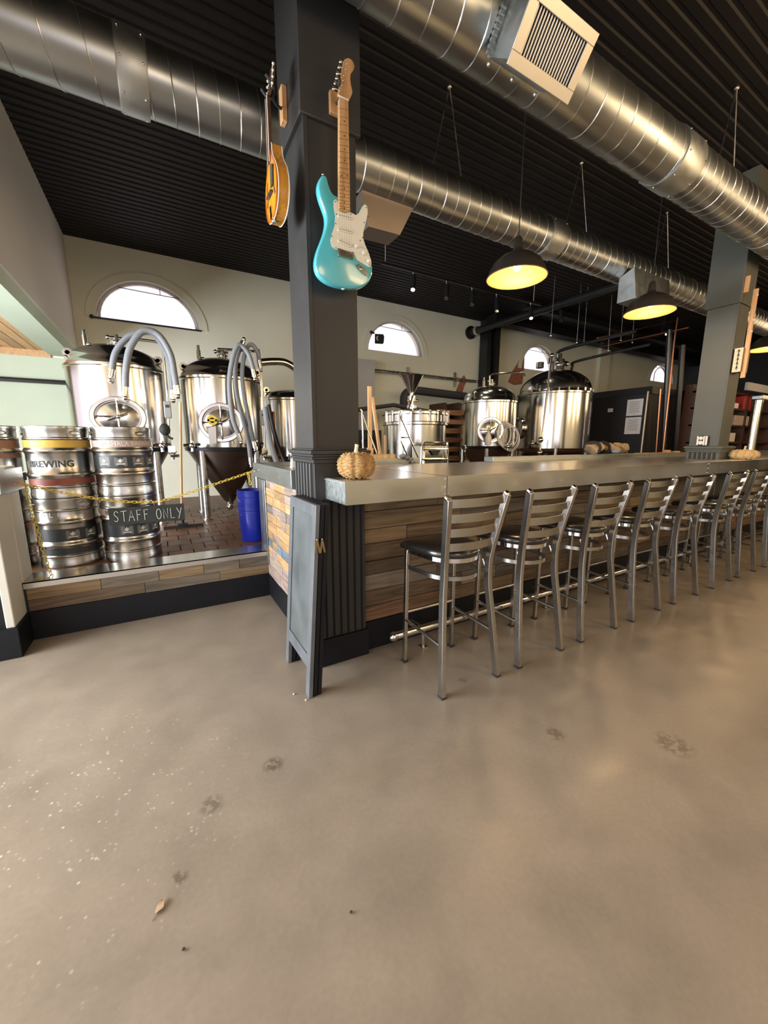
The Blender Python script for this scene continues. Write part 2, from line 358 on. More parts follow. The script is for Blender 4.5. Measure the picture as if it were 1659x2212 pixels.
# back wall with arch window holes
ARCH = [(.03, .71, 3.235, .62), (4.66, .70, 3.29, .66), (9.30, .70, 3.34, .66), (15.85, .78, 3.52, .62)]
def archpts(cx, hw, zb, hh, k=22): return [(cx-hw*math.cos(PI*i/k), zb+hh*math.sin(PI*i/k)) for i in range(k+1)]
b = MB(); T = .22
edges = [-4.05]+[v for (cx, hw, zb, hh) in ARCH for v in (cx-hw, cx+hw)]+[RIGHT]
ztop = CEIL+.05
for i in range(0, len(edges)-1, 2): b.box(edges[i], edges[i+1], BACK, BACK+T, 0, ztop)
for (cx, hw, zb, hh) in ARCH:
    b.box(cx-hw, cx+hw, BACK, BACK+T, 0, zb)
    ap = archpts(cx, hw, zb, hh)
    for i in range(len(ap)-1):
        (xa, za), (xb, zb2) = ap[i], ap[i+1]
        vs = [(xa, BACK, za), (xb, BACK, zb2), (xb, BACK, ztop), (xa, BACK, ztop), (xa, BACK+T, za), (xb, BACK+T, zb2), (xb, BACK+T, ztop), (xa, BACK+T, ztop)]
        b.add(vs, [(0, 1, 2, 3), (4, 7, 6, 5), (0, 4, 5, 1), (3, 2, 6, 7)])
wb = struct(b.build('wall_back', 'wall', smooth=False)); wb['label'] = 'sage plaster back wall'
for i, (cx, hw, zb, hh) in enumerate(ARCH):
    fr = MB()
    outer = archpts(cx, hw+.13, zb, hh+.12); inner = archpts(cx, hw-.0, zb, hh-.0); y0 = BACK-.02
    m_ = len(outer); vs = [(x, y0, z) for x, z in outer]+[(x, y0, z) for x, z in inner]+[(x, BACK, z) for x, z in outer]+[(x, BACK+.1, z) for x, z in inner]
    fs = []
    for k in range(m_-1):
        fs += [(k, k+1, m_+k+1, m_+k), (k, 2*m_+k, 2*m_+k+1, k+1), (m_+k, m_+k+1, 3*m_+k+1, 3*m_+k)]
    fs += [(0, m_, 3*m_, 2*m_), (m_-1, 3*m_-1, 4*m_-1, 2*m_-1)]
    fr.add(vs, fs)
    W = struct(fr.build('window_%d' % (i+1), 'wall'))
    p = MB(); pts = archpts(cx, hw-.03, zb+.02, hh-.03); p.tube([(x, BACK+.1, z) for x, z in pts], 0, sq=(.02, .02)); p.box(cx-hw, cx+hw, BACK+.08, BACK+.12, zb, zb+.03)
    p.build('window_frame', 'walllilac', W)
    g = MB(); pts = [(x, BACK+.11, z) for x, z in archpts(cx, hw-.02, zb+.01, hh-.02)]; g.add(pts, [tuple(range(len(pts)))]); g.build('pane', 'glass', W, smooth=False)
    t = MB(); t.tube([(cx-hw*.55, BACK+.06, zb+hh*.80), (cx+hw*.62, BACK+.06, zb+hh*.76)], .006); t.tube([(cx+hw*.25, BACK+.06, zb+hh*.78), (cx+hw*.25, BACK+.06, zb+hh*.93)], .005)
    if i == 3:
        for s_ in (-1, 1): t.tube(smoothpts([(cx, BACK+.06, zb+hh*.9), (cx+s_*hw*.45, BACK+.06, zb+hh*.55), (cx+s_*hw*.5, BACK+.06, zb)]), .012)
    t.build('tie_rod', 'darkmetal', W)
    if i == 0:
        t = MB(); t.tube([(cx-hw-.06, BACK-.03, zb-.01), (cx+hw+.03, BACK-.03, zb-.01)], .014); t.ball((cx-hw-.05, BACK-.03, zb-.005), .03); t.build('curtain_rod', 'darkmetal', W)
    if i == 1:
        t = MB(); q = [at(u, v, y=BACK+.04) for u, v in ((810, 721), (828, 722), (830, 727), (829, 740), (827, 743), (810, 742))]; t.prism(q, (0, .008, 0)); sg = t.build('window_sticker', 'blackbox', W)
        m2 = MB(); c = at(818, 731, y=BACK+.03); rr_ = .055
        cr = [(c.x-rr_*math.sin(a)*1., c.y, c.z+rr_*math.cos(a)) for a in [PI*k/10 for k in range(11)]]+[(c.x-rr_*.45*math.sin(a), c.y, c.z+rr_*math.cos(a)) for a in [PI*(10-k)/10 for k in range(1, 10)]]
        m2.prism(cr, (0, .005, 0)); m2.build('crescent_mark', 'paper', sg)
        t = MB(); c = at(802, 718, y=BACK-.03); t.ball(c, .035); t.box(c.x, c.x+.07, c.y-.02, c.y+.02, c.z-.02, c.z+.01); t.build('latch', 'darkmetal', W)
# wall slips: pilasters on the back wall
b = MB(); b.box(11.95, 12.45, BACK-.10, BACK, 0, CEIL); struct(b.build('trim_1', 'wall', smooth=False))
# exposed brick patches, chipped plaster and hole
for pts, nm in ((((983, 850), (990, 832), (998, 815), (1003, 810), (1008, 822), (1002, 838), (998, 852)), 'brick_patch'),
                (((1097, 825), (1108, 800), (1118, 785), (1127, 764), (1133, 770), (1132, 800), (1128, 830), (1110, 832)), 'brick_patch'),
                (((47, 903), (50, 892), (60, 889), (70, 893), (71, 902), (64, 907), (56, 910)), 'brick_patch')):
    b = MB(); b.prism([at(u, v, y=BACK-.006) for u, v in pts], (0, .006, 0)); b.build(nm, 'brick', wb, smooth=False)
b = MB(); b.box(-4.2, -4.05, FRONT, -3.3, 0, 2.75); b.box(-4.2, -4.05, .9, 2.1, 0, 2.75); b.box(-4.2, -4.05, 6.8, BACK, 0, 2.75); b.box(-4.2, -4.05, FRONT, BACK, 0, .4); b.box(-4.2, -4.05, FRONT, BACK, 2.6, 2.9)
struct(b.build('wall_left', 'wallgreen', smooth=False))
b = MB(); b.box(RIGHT, RIGHT+.15, FRONT, BACK+.2, 0, CEIL+.1); struct(b.build('wall_right', 'blackbox', smooth=False))
b = MB(); b.box(-4.2, -3.4, FRONT-.15, FRONT, 0, CEIL); b.box(1.4, RIGHT, FRONT-.15, FRONT, 0, CEIL); b.box(-3.4, 1.4, FRONT-.15, FRONT, 0, .4); b.box(-3.4, 1.4, FRONT-.15, FRONT, 2.8, CEIL)
struct(b.build('wall_front', 'wall', smooth=False))
# bulkhead over the side passage
b = MB(); b.box(LEFT-.14, LEFT, FRONT, BACK, 2.72, CEIL+.05); struct(b.build('wall_bulkhead', 'walllilac', smooth=False))
b = MB(); pr_ = [(LEFT-.02, 2.72), (LEFT-.06, 2.62), (LEFT-.34, 2.62), (LEFT-.34, 2.80), (LEFT-.02, 2.80)]
b.prism([(x, FRONT, z) for x, z in pr_], (0, BACK-FRONT, 0)); struct(b.build('trim_2', 'wallgreen', smooth=False))
cl = MB(); cl.box(-4.05, LEFT-.34, FRONT, BACK, 2.70, 2.74); sidec = struct(cl.build('ceiling_passage', 'cardbrown', smooth=False))
x = LEFT-.345
for k in range(24):
    p = MB(); p.box(x-.118, x, FRONT, BACK-.01, 2.675, 2.70); p.build('ceiling_board', 'plankceil', sidec, bevel=.004); x -= .126
b = MB(); b.box(-4.05, LEFT-.33, BACK-.03, BACK, 2.585, 2.675); struct(b.build('trim_3', 'plankceil', smooth=False))
b = MB(); b.box(-4.05, -1.0, BACK-.02, BACK, 0, 2.585); struct(b.build('wall_passage', 'wallgreen', smooth=False))
b = MB(); b.tube([(-4.0, BACK-.07, 2.24), (-.55, BACK-.07, 2.24)], .032); o = b.build('wall_conduit', 'darkmetal'); tag(o, 'dark horizontal pipe across the pale green wall', 'pipe')
# stub wall at the left end of the platform
sw = MB(); sw.box(-.945, -.90, 3.14, 3.40, .20, 1.20); sw.box(-.97, -.895, 3.40, 3.62, ZP, 1.2)
swo = struct(sw.build('wall_stub', 'cream', smooth=False, bevel=.006))
b = MB(); b.box(-1.9, -.945, 3.16, 3.40, .20, 1.15); b.build('dark_panel', 'black', swo)
b = MB(); b.box(-1.95, -.885, 3.12, 3.42, 0, .20); b.build('stub_base', 'black', swo, bevel=.004)
b = MB(); b.box(-.94, -.845, 3.10, 3.22, 1.05, 1.205); b.box(-.94, -.86, 3.22, 3.62, 1.04, 1.19); b.build('rail_cap', 'zincgrey', swo, bevel=.003)
# ------------------------------------------------------------------ brewery platform
b = MB(); b.box(-1.45, RIGHT, 3.42, BACK, .02, ZP-.012); plat = struct(b.build('floor_brewery', 'grout', smooth=False)); plat['label'] = 'raised quarry tiled brewery floor'
b = MB(); b.box(1.3, RIGHT, 3.42, BACK, ZP-.012, ZP); b.box(-1.45, -.62, 3.63, BACK, ZP-.012, ZP); b.box(-.62, 1.3, 6.2, BACK, ZP-.012, ZP); b.build('tile_field', 'tile', plat, smooth=False)
ty = 3.56; row = 0
while ty < 6.19:
    tx = -.62 - (.1 if row % 2 else 0)
    while tx < 1.3:
        x0, x1 = max(tx, -.62), min(tx+.192, 1.3)
        if x1-x0 > .03:
            t = MB(); dz = R.uniform(-.0015, .0015); t.box(x0, x1, ty, min(ty+.212, 6.2), ZP-.012, ZP+dz); t.build('tile', 'tile', plat, smooth=False, bevel=.002)
        tx += .2
    ty += .22; row += 1
b = MB(); b.box(-.895, .76, 3.375, 3.62, ZP-.004, ZP+.004); b.box(-.895, .76, 3.375, 3.38, .372, ZP+.004); b.build('metal_nosing', 'zinc', plat)
b = MB(); b.box(-.94, .78, 3.388, 3.43, .0, ZP-.004); b.build('riser_backing', 'blackbox', plat)
b = MB(); b.box(-.885, .765, 3.37, 3.39, .0, .205); b.build('baseboard', 'black', plat, bevel=.003)
def planks_x(rows, x0, x1, y, th, mats, parent, lens, seed):
    r = random.Random(seed)
    for (z0, z1) in rows:
        x = x0
        while x < x1-.02:
            L_ = r.uniform(*lens); xe = min(x+L_, x1)
            if x1-xe < .12: xe = x1
            dy = r.uniform(0, .007); p = MB(); p.box(x+.002, xe-.002, y-th-dy, y, z0+.002, z1-.002)
            p.build('plank', r.choice(mats), parent, bevel=.0015); x = xe
pm = PLANK['x']
for (z0, z1, cuts) in ((.290, .370, ((-.885, -.47, 2), (-.47, -.10, 0), (-.10, .22, 2), (.22, .50, 0), (.50, .765, 0))), (.207, .288, ((-.885, -.20, 1), (-.20, .34, 0), (.34, .765, 2)))):
    for xa, xb, mi in cuts:
        p = MB(); p.box(xa+.0015, xb-.0015, 3.379-R.uniform(0, .004), 3.39, z0, z1); p.build('plank', pm[mi], plat, bevel=.0015)
# ------------------------------------------------------------------ bar counter
bar = thing('bar_counter', (1.04, 2.1, 0), 'long bar front clad in reclaimed wood planks under the zinc top', 'bar')
b = MB(); b.box(1.04, 13.2, 2.125, 3.02, .0, 1.035); b.build('body', 'blackbox', bar, smooth=False)
b = MB(); b.box(1.06, 13.2, 2.095, 2.13, 0, .195); b.build('kickboard', 'black', bar, bevel=.003)
rows = [(.197, .30), (.30, .405), (.405, .515), (.515, .605), (.605, .72), (.72, .815), (.815, .93), (.93, 1.035)]
planks_x(rows, 1.06, 13.2, 2.125, .014, [pm[0], pm[0], pm[1], pm[1], pm[3], pm[2], pm[4]], bar, (.22, .95), 5)
b = MB(); b.box(3.92, 3.98, 2.095, 2.11, .80, .92); b.build('outlet_box', 'darkmetal', bar)
top = thing('bar_countertop', (.80, 1.79, 1.035), 'long zinc clad bar top running off to the right', 'counter')
b = MB(); b.box(.80, 13.2, 1.79, 2.06, 1.036, 1.16); b.box(.80, 13.2, 2.44, 3.05, 1.036, 1.16); b.box(1.065, 5.84, 2.06, 2.44, 1.036, 1.16); b.box(6.21, 13.2, 2.06, 2.44, 1.036, 1.16); b.build('slab', 'zinc', top)
b = MB(); b.box(.7975, .7995, 1.793, 2.16, 1.038, 1.158); b.build('end_sheet', 'zincend', top)
b = MB()
for k in range(7): b.ball((.797, 1.82+k*.05, 1.148), .005, 8)
for xs in (1.455, 4.85, 7.6):
    for zz in (1.055, 1.098, 1.145):
        for dx in (-.012, .012): b.ball((xs+dx, 1.789, zz), .0045, 8)
b.build('rivet', 'chrome', top, kind='stuff')
b = MB()
for xs in (1.455, 4.85, 7.6): b.box(xs-.0012, xs+.0012, 1.7885, 1.7905, 1.037, 1.159); b.box(xs-.0012, xs+.0012, 1.79, 3.05, 1.1595, 1.161)
b.build('sheet_joint', 'darkmetal', top)
b = MB(); b.box(2.98, 13.2, 2.93, 3.06, 1.161, 1.212); o = b.build('glass_rail', 'zincgrey', bevel=.003); tag(o, 'raised metal service ledge along the back of the bar top', 'ledge')
# foot rail
fr = thing('foot_rail', (1.18, 1.95, 0), 'chrome foot rail along the foot of the bar', 'foot rail')
b = MB(); b.cyl((1.19, 1.95, .135), (13, 1.95, .135), .026, 16); b.build('tube', 'steel', fr)
b = MB(); b.ball((1.19, 1.95, .135), .032, 14, (1.1, 1, 1)); b.build('end_cap', 'chrome', fr)
for k in range(7):
    x = 1.42+k*1.25; b = MB(); b.tube([(x, 1.95, .135), (x, 1.95, 0)], .011); b.box(x-.02, x+.02, 1.925, 1.975, 0, .006); b.tube([(x, 1.95, .135), (x, 2.095, .135)], .008); b.build('bracket', 'steeldull', fr)
# return counter
rc = thing('return_counter', (.75, 2.45, 0), 'short wood clad return counter beside the platform step', 'counter')
b = MB(); b.box(.765, 1.035, 2.43, 3.02, 0, 1.03); b.box(.765, 1.30, 3.03, 3.56, 0, 1.04); b.build('body', 'blackbox', rc, smooth=False)
b = MB(); b.box(.742, .77, 2.42, 3.40, 0, .200); b.build('kickboard', 'black', rc, bevel=.003)
b = MB(); b.box(.735, .80, 3.40, 3.565, ZP+.002, 1.045); b.box(.735, .742, 3.33, 3.40, .30, 1.045); b.build('corner_trim', 'zincgrey', rc, bevel=.003)
rr2 = [(.202, .305, 'ppp'), (.305, .40, 'pgp'), (.40, .475, 'aga'), (.475, .545, 'bab'), (.545, .62, 'aga'), (.62, .70, 'agab'), (.70, .775, 'aaga'), (.775, .85, 'dga'), (.85, .92, 'aaaa'), (.92, .985, 'aaga'), (.985, 1.052, 'gga')]
r_ = random.Random(11)
for z0, z1, s_ in rr2:
    y = 3.33 if z0 > .4 else 3.40; k = 0
    while y > 2.44:
        L_ = r_.uniform(.13, .30); ye = max(y-L_, 2.43)
        if ye-2.43 < .08: ye = 2.43
        p = MB(); p.box(.748-r_.uniform(0, .005), .765, ye+.001, y-.001, z0+.001, z1-.001); p.build('plank', YPL[s_[k % len(s_)] if r_.random() < .8 else r_.choice('agapd')], rc, bevel=.0012); y = ye; k += 1
rt = thing('return_countertop', (.71, 2.44, 1.05), 'grey metal top of the return counter, yellow chain hooked on', 'counter')
b = MB(); b.box(.708, .798, 2.44, 3.62, 1.058, 1.18); b.box(.798, 1.31, 3.055, 3.62, 1.06, 1.18); b.build('slab', 'zincgrey', rt, bevel=.003)
b = MB()
for k in range(5): b.ball((.707, 2.46+k*.045, 1.165), .004, 8)
for zz in (1.075, 1.11, 1.14): b.ball((.707, 2.75, zz), .005, 8)
b.build('rivet', 'chrome', rt, kind='stuff')
wh = thing('white_holder', (.84, 2.86, 1.18), 'small white plastic holder with a black slot on the return counter', 'holder')
b = MB(); 
prf = [(.052, .0), (.045, .005), (.036, .075), (.060, .10), (.062, .112), (.056, .114)]
b.lathe([(r*.8, z) for r, z in prf], (.82, 2.72, 1.1805), 4, Matrix.Rotation(PI/4, 3, 'Z')); b.build('body', 'white', wh)
b = MB(); b.box(.780, .7845, 2.705, 2.730, 1.235, 1.275); b.build('slot', 'blackbox', wh)
# ------------------------------------------------------------------ columns
def column(x0, x1, y0, y1, num, label):
    cm = 'columnp' if num == 1 else 'columnlit'
    c = MB(); c.box(x0, x1, y0, y1, 1.30, 2.93)
    col = struct(c.build('column', cm, bevel=.003)); col['label'] = label
    m = MB(); m.box(x0-.022, x1+.02, y0-.02, y1+.02, 2.93, CEIL); m.build('upper_casing', cm, col, bevel=.004)
    m = MB(); m.box(x0-.004, x0+.02, y0-.006, y0+.012, 1.30, 2.93); m.build('corner_bead', cm, col, bevel=.002)
    m = MB()
    for e, za, zb in ((.008, 1.24, 1.262), (.020, 1.262, 1.275), (.014, 1.275, 1.29), (.028, 1.29, 1.312), (.012, 1.312, 1.322)):
        m.box(x0-.012-e, x1+.02+e, y0-.035-e, y1+.012+e, za, zb)
    m.build('capital_moulding', cm, col, bevel=.004)
    m = MB(); m.box(x0-.010, x1+.02, y0-.03, y1+.01, 0, 1.24); m.build('pedestal', cm, col, bevel=.003)
    m = MB(); m.box(x0-.018, x1+.032, y0-.05, y1+.012, 0, .175); m.build('plinth', 'black' if num == 1 else cm, col, bevel=.004)
    for k in range(6):        # fluting strips on the left side
        yy = y0-.008+k*(y1-y0)/6.; m = MB(); m.tube([(x0-.012, yy+.026, .18), (x0-.012, yy+.026, 1.238)], .013, 8); m.build('flute', 'columnp', col)
    for k in range(6):
        xx = x0+.02+k*(x1-x0)/6.; m = MB(); m.tube([(xx+.02, y0-.028, .18), (xx+.02, y0-.028, 1.03)], .008, 8); m.build('flute', 'black', col)
    return col
column(.745, 1.03, 2.10, 2.42, 1, 'near charcoal column with fluted pedestal')
column(5.87, 6.17, 2.10, 2.40, 2, 'far charcoal column rising through the bar, paint lightened for its light')
# ------------------------------------------------------------------ bar stools
def curve_slat(z0, z1, ytop, bow, w_=.19, th=.0035, y_shift=0.):
    m = MB(); n = 10; vs = []; fs = []
    for k in range(n+1):
        t = -1+2*k/n; x = w_*t; y = ytop-bow*(1-t*t)
        vs += [(x, y-th, z0), (x, y+th, z0), (x, y+th, z1), (x, y-th, z1)]
    for k in range(n):
        for q in range(4): fs.append((k*4+q, k*4+(q+1) % 4, (k+1)*4+(q+1) % 4, (k+1)*4+q))
    fs += [(0, 1, 2, 3), (n*4+3, n*4+2, n*4+1, n*4)]
    return m.add(vs, fs)
def backy(z):
    pts = [(0, -.200), (.30, -.165), (.56, -.135), (.70, -.135), (.80, -.150), (1.085, -.205)]
    for (a, ya), (c, yc) in zip(pts, pts[1:]):
        if z <= c: return ya+(yc-ya)*(z-a)/(c-a)
    return pts[-1][1]
def postx(z):
    pts = [(0, .202), (.30, .185), (.58, .160), (.70, .158), (.80, .168), (1.085, .203)]
    for (a, ya), (c, yc) in zip(pts, pts[1:]):
        if z <= c: return ya+(yc-ya)*(z-a)/(c-a)
    return pts[-1][1]
def make_stool():
    s = thing('bar_stool', (0, 0, 0), '', 'bar stool', 'metal bar stools lined up along the bar')
    for sx in (-1, 1):
        m = MB(); zs = [0.006, .2, .4, .54, .60, .66, .72, .80, .95, 1.08]
        m.tube([(sx*postx(z), backy(z), z) for z in zs], 0, sq=(.0135, .019)); m.build('leg', 'stool', s, bevel=.0025, ang=20)
        m = MB(); m.tube([(sx*.186, .198, .006), (sx*.180, .19, .73)], 0, sq=(.011, .013)); m.build('leg', 'stool', s, bevel=.002)
        for yy, xx in ((-.2, .202), (.198, .186)):
            m = MB(); m.box(sx*xx-.017, sx*xx+.017, yy-.019, yy+.019, 0, .010); m.build('foot_cap', 'rubber', s)
        m = MB(); m.tube([(sx*.186, .195, .285), (sx*postx(.28), backy(.285)+.01, .275)], .010, 8); m.build('footrest', 'stool', s)
        m = MB(); m.tube([(sx*postx(.61), backy(.61), .61), (sx*.15, -.10, .70)], .007, 6); m.build('brace', 'stool', s)
    m = MB(); m.tube([(-.186, .197, .33), (.186, .197, .33)], .010, 8); m.build('footrest', 'stool', s)
    for z0 in (1.035, .955, .877, .797):
        curve_slat(z0, z0+.042, backy(z0+.02), .035, postx(z0+.02)).build('back_slat', 'stool', s)
    for sx in (-1, 1): m = MB(); m.tube([(sx*.203, backy(1.08)-.006, 1.078), (sx*.203, backy(1.08)+.012, 1.088)], .016, 10); m.build('post_cap', 'chrome', s)
    def dpts(k, z, e=0.):
        out = []
        for i in range(25):
            a = PI+PI*i/24; out.append(((.175+e)*math.cos(a), .03+(.185+e)*math.sin(a)*1.0, z))
        return out
    for z, nm in ((.725, 'seat_band'), (.625, 'lower_band')):
        q = [(-.182, .19, z)]+[(x, y, z) for x, y, _ in dpts(0, z, -.012)]+[(.182, .19, z)]
        m = MB(); m.tube(q, 0, sq=(.0045, .012)); m.build(nm, 'chrome' if z > .7 else 'stool', s)
    base = [(x, y) for x, y, _ in dpts(0, 0, .004)]+[(.195, .10), (.215, .205), (.19, .225), (0, .232), (-.19, .225), (-.215, .205), (-.195, .10)]
    m = MB(); n = len(base); vs = []; fs = []
    lv = [(.94, .737), (1.0, .742), (1.02, .755), (1.0, .772), (.93, .783), (.75, .790), (.4, .792)]
    for sc_, z in lv: vs += [(x*sc_, .02+(y-.02)*sc_, z) for x, y in base]
    for k in range(len(lv)-1):
        for i in range(n): fs.append((k*n+i, k*n+(i+1) % n, (k+1)*n+(i+1) % n, (k+1)*n+i))
    fs += [tuple(reversed(range(n))), tuple(range((len(lv)-1)*n, len(lv)*n))]
    m.add(vs, fs); m.build('seat', 'vinyl', s, ang=60)
    return s
st0 = make_stool()
SX = [(1.401, 0), (1.984, .01), (2.607, -.008), (3.236, .012), (3.890, -.01), (4.61, .015), (5.21, -.012), (5.90, .01), (6.55, 0)]
ordn = ['nearest stool of the row, seat beside the standing chalkboard', 'second bar stool of the row from the chalkboard', 'third bar stool of the row from the chalkboard', 'fourth bar stool of the row from the chalkboard', 'fifth bar stool of the row from the chalkboard', 'sixth bar stool of the row, before the far column', 'seventh bar stool of the row, in front of the far column', 'eighth bar stool, cut by the right edge of the photo', 'ninth bar stool, barely seen past the right edge']
stools = []
for i, (x, rz) in enumerate(SX[:8]):
    s = st0 if i == 0 else copy_tree(st0)
    s.location = (x, 1.665, 0); s.rotation_euler = (0, 0, rz); s['label'] = 'steel ladder-back, '+ordn[i]
# ------------------------------------------------------------------ folding chalkboard leaning on the column
cb = thing('folding_chalkboard', (.60, 2.03, 0), 'folded dark grey chalkboard easel standing against the near column', 'chalkboard')
def leanx(z): return .075*z/1.06
for k in range(3):
    x0 = .572+.0265*k; ya, yb = 1.81+(.004*k), 2.255
    def P3(y, z, dx=0): return (x0+leanx(z)+dx, y, z)
    def panel(name, y0, y1, z0, z1, th, m_, dx=0., par=cb, lab=None):
        q = [P3(y0, z0, dx), P3(y1, z0, dx), P3(y1, z1, dx), P3(y0, z1, dx)]; mm = MB(); mm.prism(q, (th, 0, 0)); return mm.build(name, m_, par, bevel=.002, label=lab)
    fm = 'chalkframe' if k == 0 else 'black'
    panel('frame_stile', ya, ya+.055, 0, 1.045, .022, fm); panel('frame_stile', yb-.055, yb, 0, 1.045, .022, fm)
    panel('frame_rail', ya+.055, yb-.055, .985, 1.045, .022, fm); panel('frame_rail', ya+.055, yb-.055, .155, .225, .022, fm)
    panel('slate', ya+.055, yb-.055, .225, .985, .010, 'chalk', .008)
for k in range(2):
    x0 = .585+.0265*k+leanx(.83); m = MB()
    m.tube([(x0-.011, 1.806, .80), (x0, 1.804, .87)], 0, sq=(.005, .002)); m.tube([(x0+.013, 1.806, .80), (x0, 1.804, .87)], 0, sq=(.005, .002)); m.ball((x0, 1.803, .872), .006); m.build('brass_hinge', 'brass', cb)
# smear of chalk dust on the slate
# ------------------------------------------------------------------ pumpkins
def pumpkin(name, c, rx, rz, label, m='wicker', ribs=9, group=None):
    t = thing(name, c, label, 'pumpkin')
    b = MB(); n = 72; prof = 18; vs = []; fs = []
    for k in range(prof+1):
        ph = PI*k/prof
        for i in range(n):
            a = 2*PI*i/n; lob = 1-.10*abs(math.cos(a*ribs/2.))**6*1
            se = math.copysign(abs(math.sin(ph))**.75, 1); r = rx*se*lob*(1+.012*math.sin(k*14+i*2.2))
            z = rz*(1-math.copysign(abs(math.cos(ph))**.85, math.cos(ph)))
            if ph > PI*.8: z -= rz*.10*(1-math.sin(ph)/math.sin(PI*.8))
            vs.append((c[0]+r*math.cos(a), c[1]+r*math.sin(a), c[2]+z))
    for k in range(prof):
        for i in range(n): fs.append((k*n+i, k*n+(i+1) % n, (k+1)*n+(i+1) % n, (k+1)*n+i))
    b.add(vs, fs); b.build('body', m, t, ang=80)
    # woven cords wound up the body
    w_ = MB()
    for k in range(13):
        ph = PI*(.14+.72*k/12); pts = []
        for i in range(n):
            a = 2*PI*i/n; lob = 1-.10*abs(math.cos(a*ribs/2.))**6
            se = abs(math.sin(ph))**.75; r = rx*se*lob+.0015; z = rz*(1-math.copysign(abs(math.cos(ph))**.85, math.cos(ph)))+.0035*math.sin(i*PI/3+k*1.3)
            pts.append((c[0]+r*math.cos(a), c[1]+r*math.sin(a), c[2]+z))
        w_.tube(pts, .0032, 5, closed=True)
    w_.build('woven_cord', m, t)
    s = MB(); s.tube([(c[0], c[1], c[2]+rz*1.85), (c[0]+.002, c[1], c[2]+rz*2+.02), (c[0]+.006, c[1]-.002, c[2]+rz*2+.042)], [.014, .010, .012], 8); s.build('stem', 'stem', t)
pumpkin('woven_pumpkin', (.925, 1.925, 1.161), .104, .071, 'round tan woven rope pumpkin with a pale stem on the near bar end')
pumpkin('woven_pumpkin', (6.15, 1.93, 1.161), .145, .058, 'flat pale woven pumpkin on the bar by the far column', 'palewicker')
# ------------------------------------------------------------------ lit card on the far column
lc = thing('white_plaque', (5.84, 2.26, 1.33), 'small white plaque with green lettering on the far column ledge', 'plaque')
b = MB(); b.box(5.825, 5.85, 2.19, 2.31, 1.323, 1.445); b.build('backing', 'ink', lc, bevel=.01)
b = MB(); b.box(5.820, 5.826, 2.195, 2.215, 1.330, 1.44); b.box(5.820, 5.826, 2.222, 2.238, 1.330, 1.44); b.box(5.820, 5.826, 2.285, 2.303, 1.330, 1.44)
b.lathe([(1e-4, 0), (.021, 0), (.021, .006), (1e-4, .006)], (5.820, 2.262, 1.415), 14, Matrix.Rotation(PI/2, 3, 'Y')); b.lathe([(1e-4, 0), (.024, 0), (.024, .006), (1e-4, .006)], (5.820, 2.262, 1.360), 14, Matrix.Rotation(PI/2, 3, 'Y')); b.build('lettering', 'white', lc)
# ------------------------------------------------------------------ ducts
def helix(x0, x1, yc, zc, r, pitch, tr=.0045, per=26):
    n = int((x1-x0)/pitch*per); return [(x0+(x1-x0)*i/n, yc-r*math.cos(2*PI*i/per), zc-r*math.sin(2*PI*i/per)) for i in range(n+1)]
def ductrun(name, label, secs, yc, zc):
    d = thing(name, (secs[0][0], yc, zc), label, 'duct')
    RX = Matrix.Rotation(PI/2, 3, 'Y')
    for (x0, x1, r, pitch) in secs:
        m = MB(); m.lathe([(r, 0), (r, x1-x0)], (x0, yc, zc), 48, RX); m.build('duct_pipe', 'duct', d)
        m = MB(); m.tube(helix(x0, x1, yc, zc, r, pitch), .0042, 5); m.build('spiral_seam', 'seam', d)
    return d
d1 = ductrun('spiral_duct', 'large spiral duct crossing the upper right in front of the columns', [(.3, 3.55, .172, .155), (3.55, 7.2, .172, .115), (7.2, 13, .172, .115)], 1.83, 3.47)
d2 = ductrun('spiral_duct', 'second spiral duct running behind the columns over the bar', [(-.93, -.02, .180, .19), (-.02, 3.6, .170, .125), (3.6, 13, .168, .120)], 3.02, 3.46)
RXY = Matrix.Rotation(PI/2, 3, 'Y')
def collar(x0, x1, r, yc, zc, par, scr=8):
    m = MB(); m.lathe([(r-.01, 0), (r, .0), (r+.004, .012), (r+.004, x1-x0-.012), (r, x1-x0), (r-.01, x1-x0)], (x0, yc, zc), 48, RXY); c = m.build('collar', 'ductband', par)
    s = MB()
    for k in range(scr):
        a = 2*PI*k/scr+.3
        for xx in (x0+.02, x1-.02): s.ball((xx, yc+(r+.006)*math.cos(a), zc+(r+.006)*math.sin(a)), .006, 6)
    s.build('screw', 'chrome', c, kind='stuff')
collar(3.45, 3.72, .180, 1.83, 3.47, d1); collar(7.1, 7.3, .18, 1.83, 3.47, d1); collar(3.58, 3.80, .178, 3.02, 3.46, d2); collar(-.03, .12, .184, 3.02, 3.46, d2)
# register box on duct 1
vb = thing('air_register', (1.82, 1.7, 3.2), 'boxed air register with slatted cream grille on the big duct', 'vent')
nrm = Vector((0, -.79, -.61)); upv = Vector((0, -.61, .79)); fo = Vector((1.60, 1.609, 3.153))
def FB(x, h, dd=0): return Vector((x, fo.y, fo.z))+upv*h+nrm*dd
m = MB(); m.prism([FB(1.63, .015), FB(2.03, .015), FB(2.03, .22), FB(1.63, .22)], -nrm*.26); m.f.pop(0); m.build('box', 'ductband', vb, smooth=False)
m = MB(); w0, w1, h0, h1 = 1.60, 2.06, -.01, .245; iw0, iw1, ih0, ih1 = 1.655, 2.01, .04, .20
for (a, c, e, g) in ((w0, w1, h0, ih0), (w0, w1, ih1, h1), (w0, iw0, ih0, ih1), (iw1, w1, ih0, ih1)): m.prism([FB(a, e), FB(c, e), FB(c, g), FB(a, g)], nrm*.008)
m.build('grille_frame', mat('aluminium_frame', (.60, .57, .50), .4, .6), vb, bevel=.002)
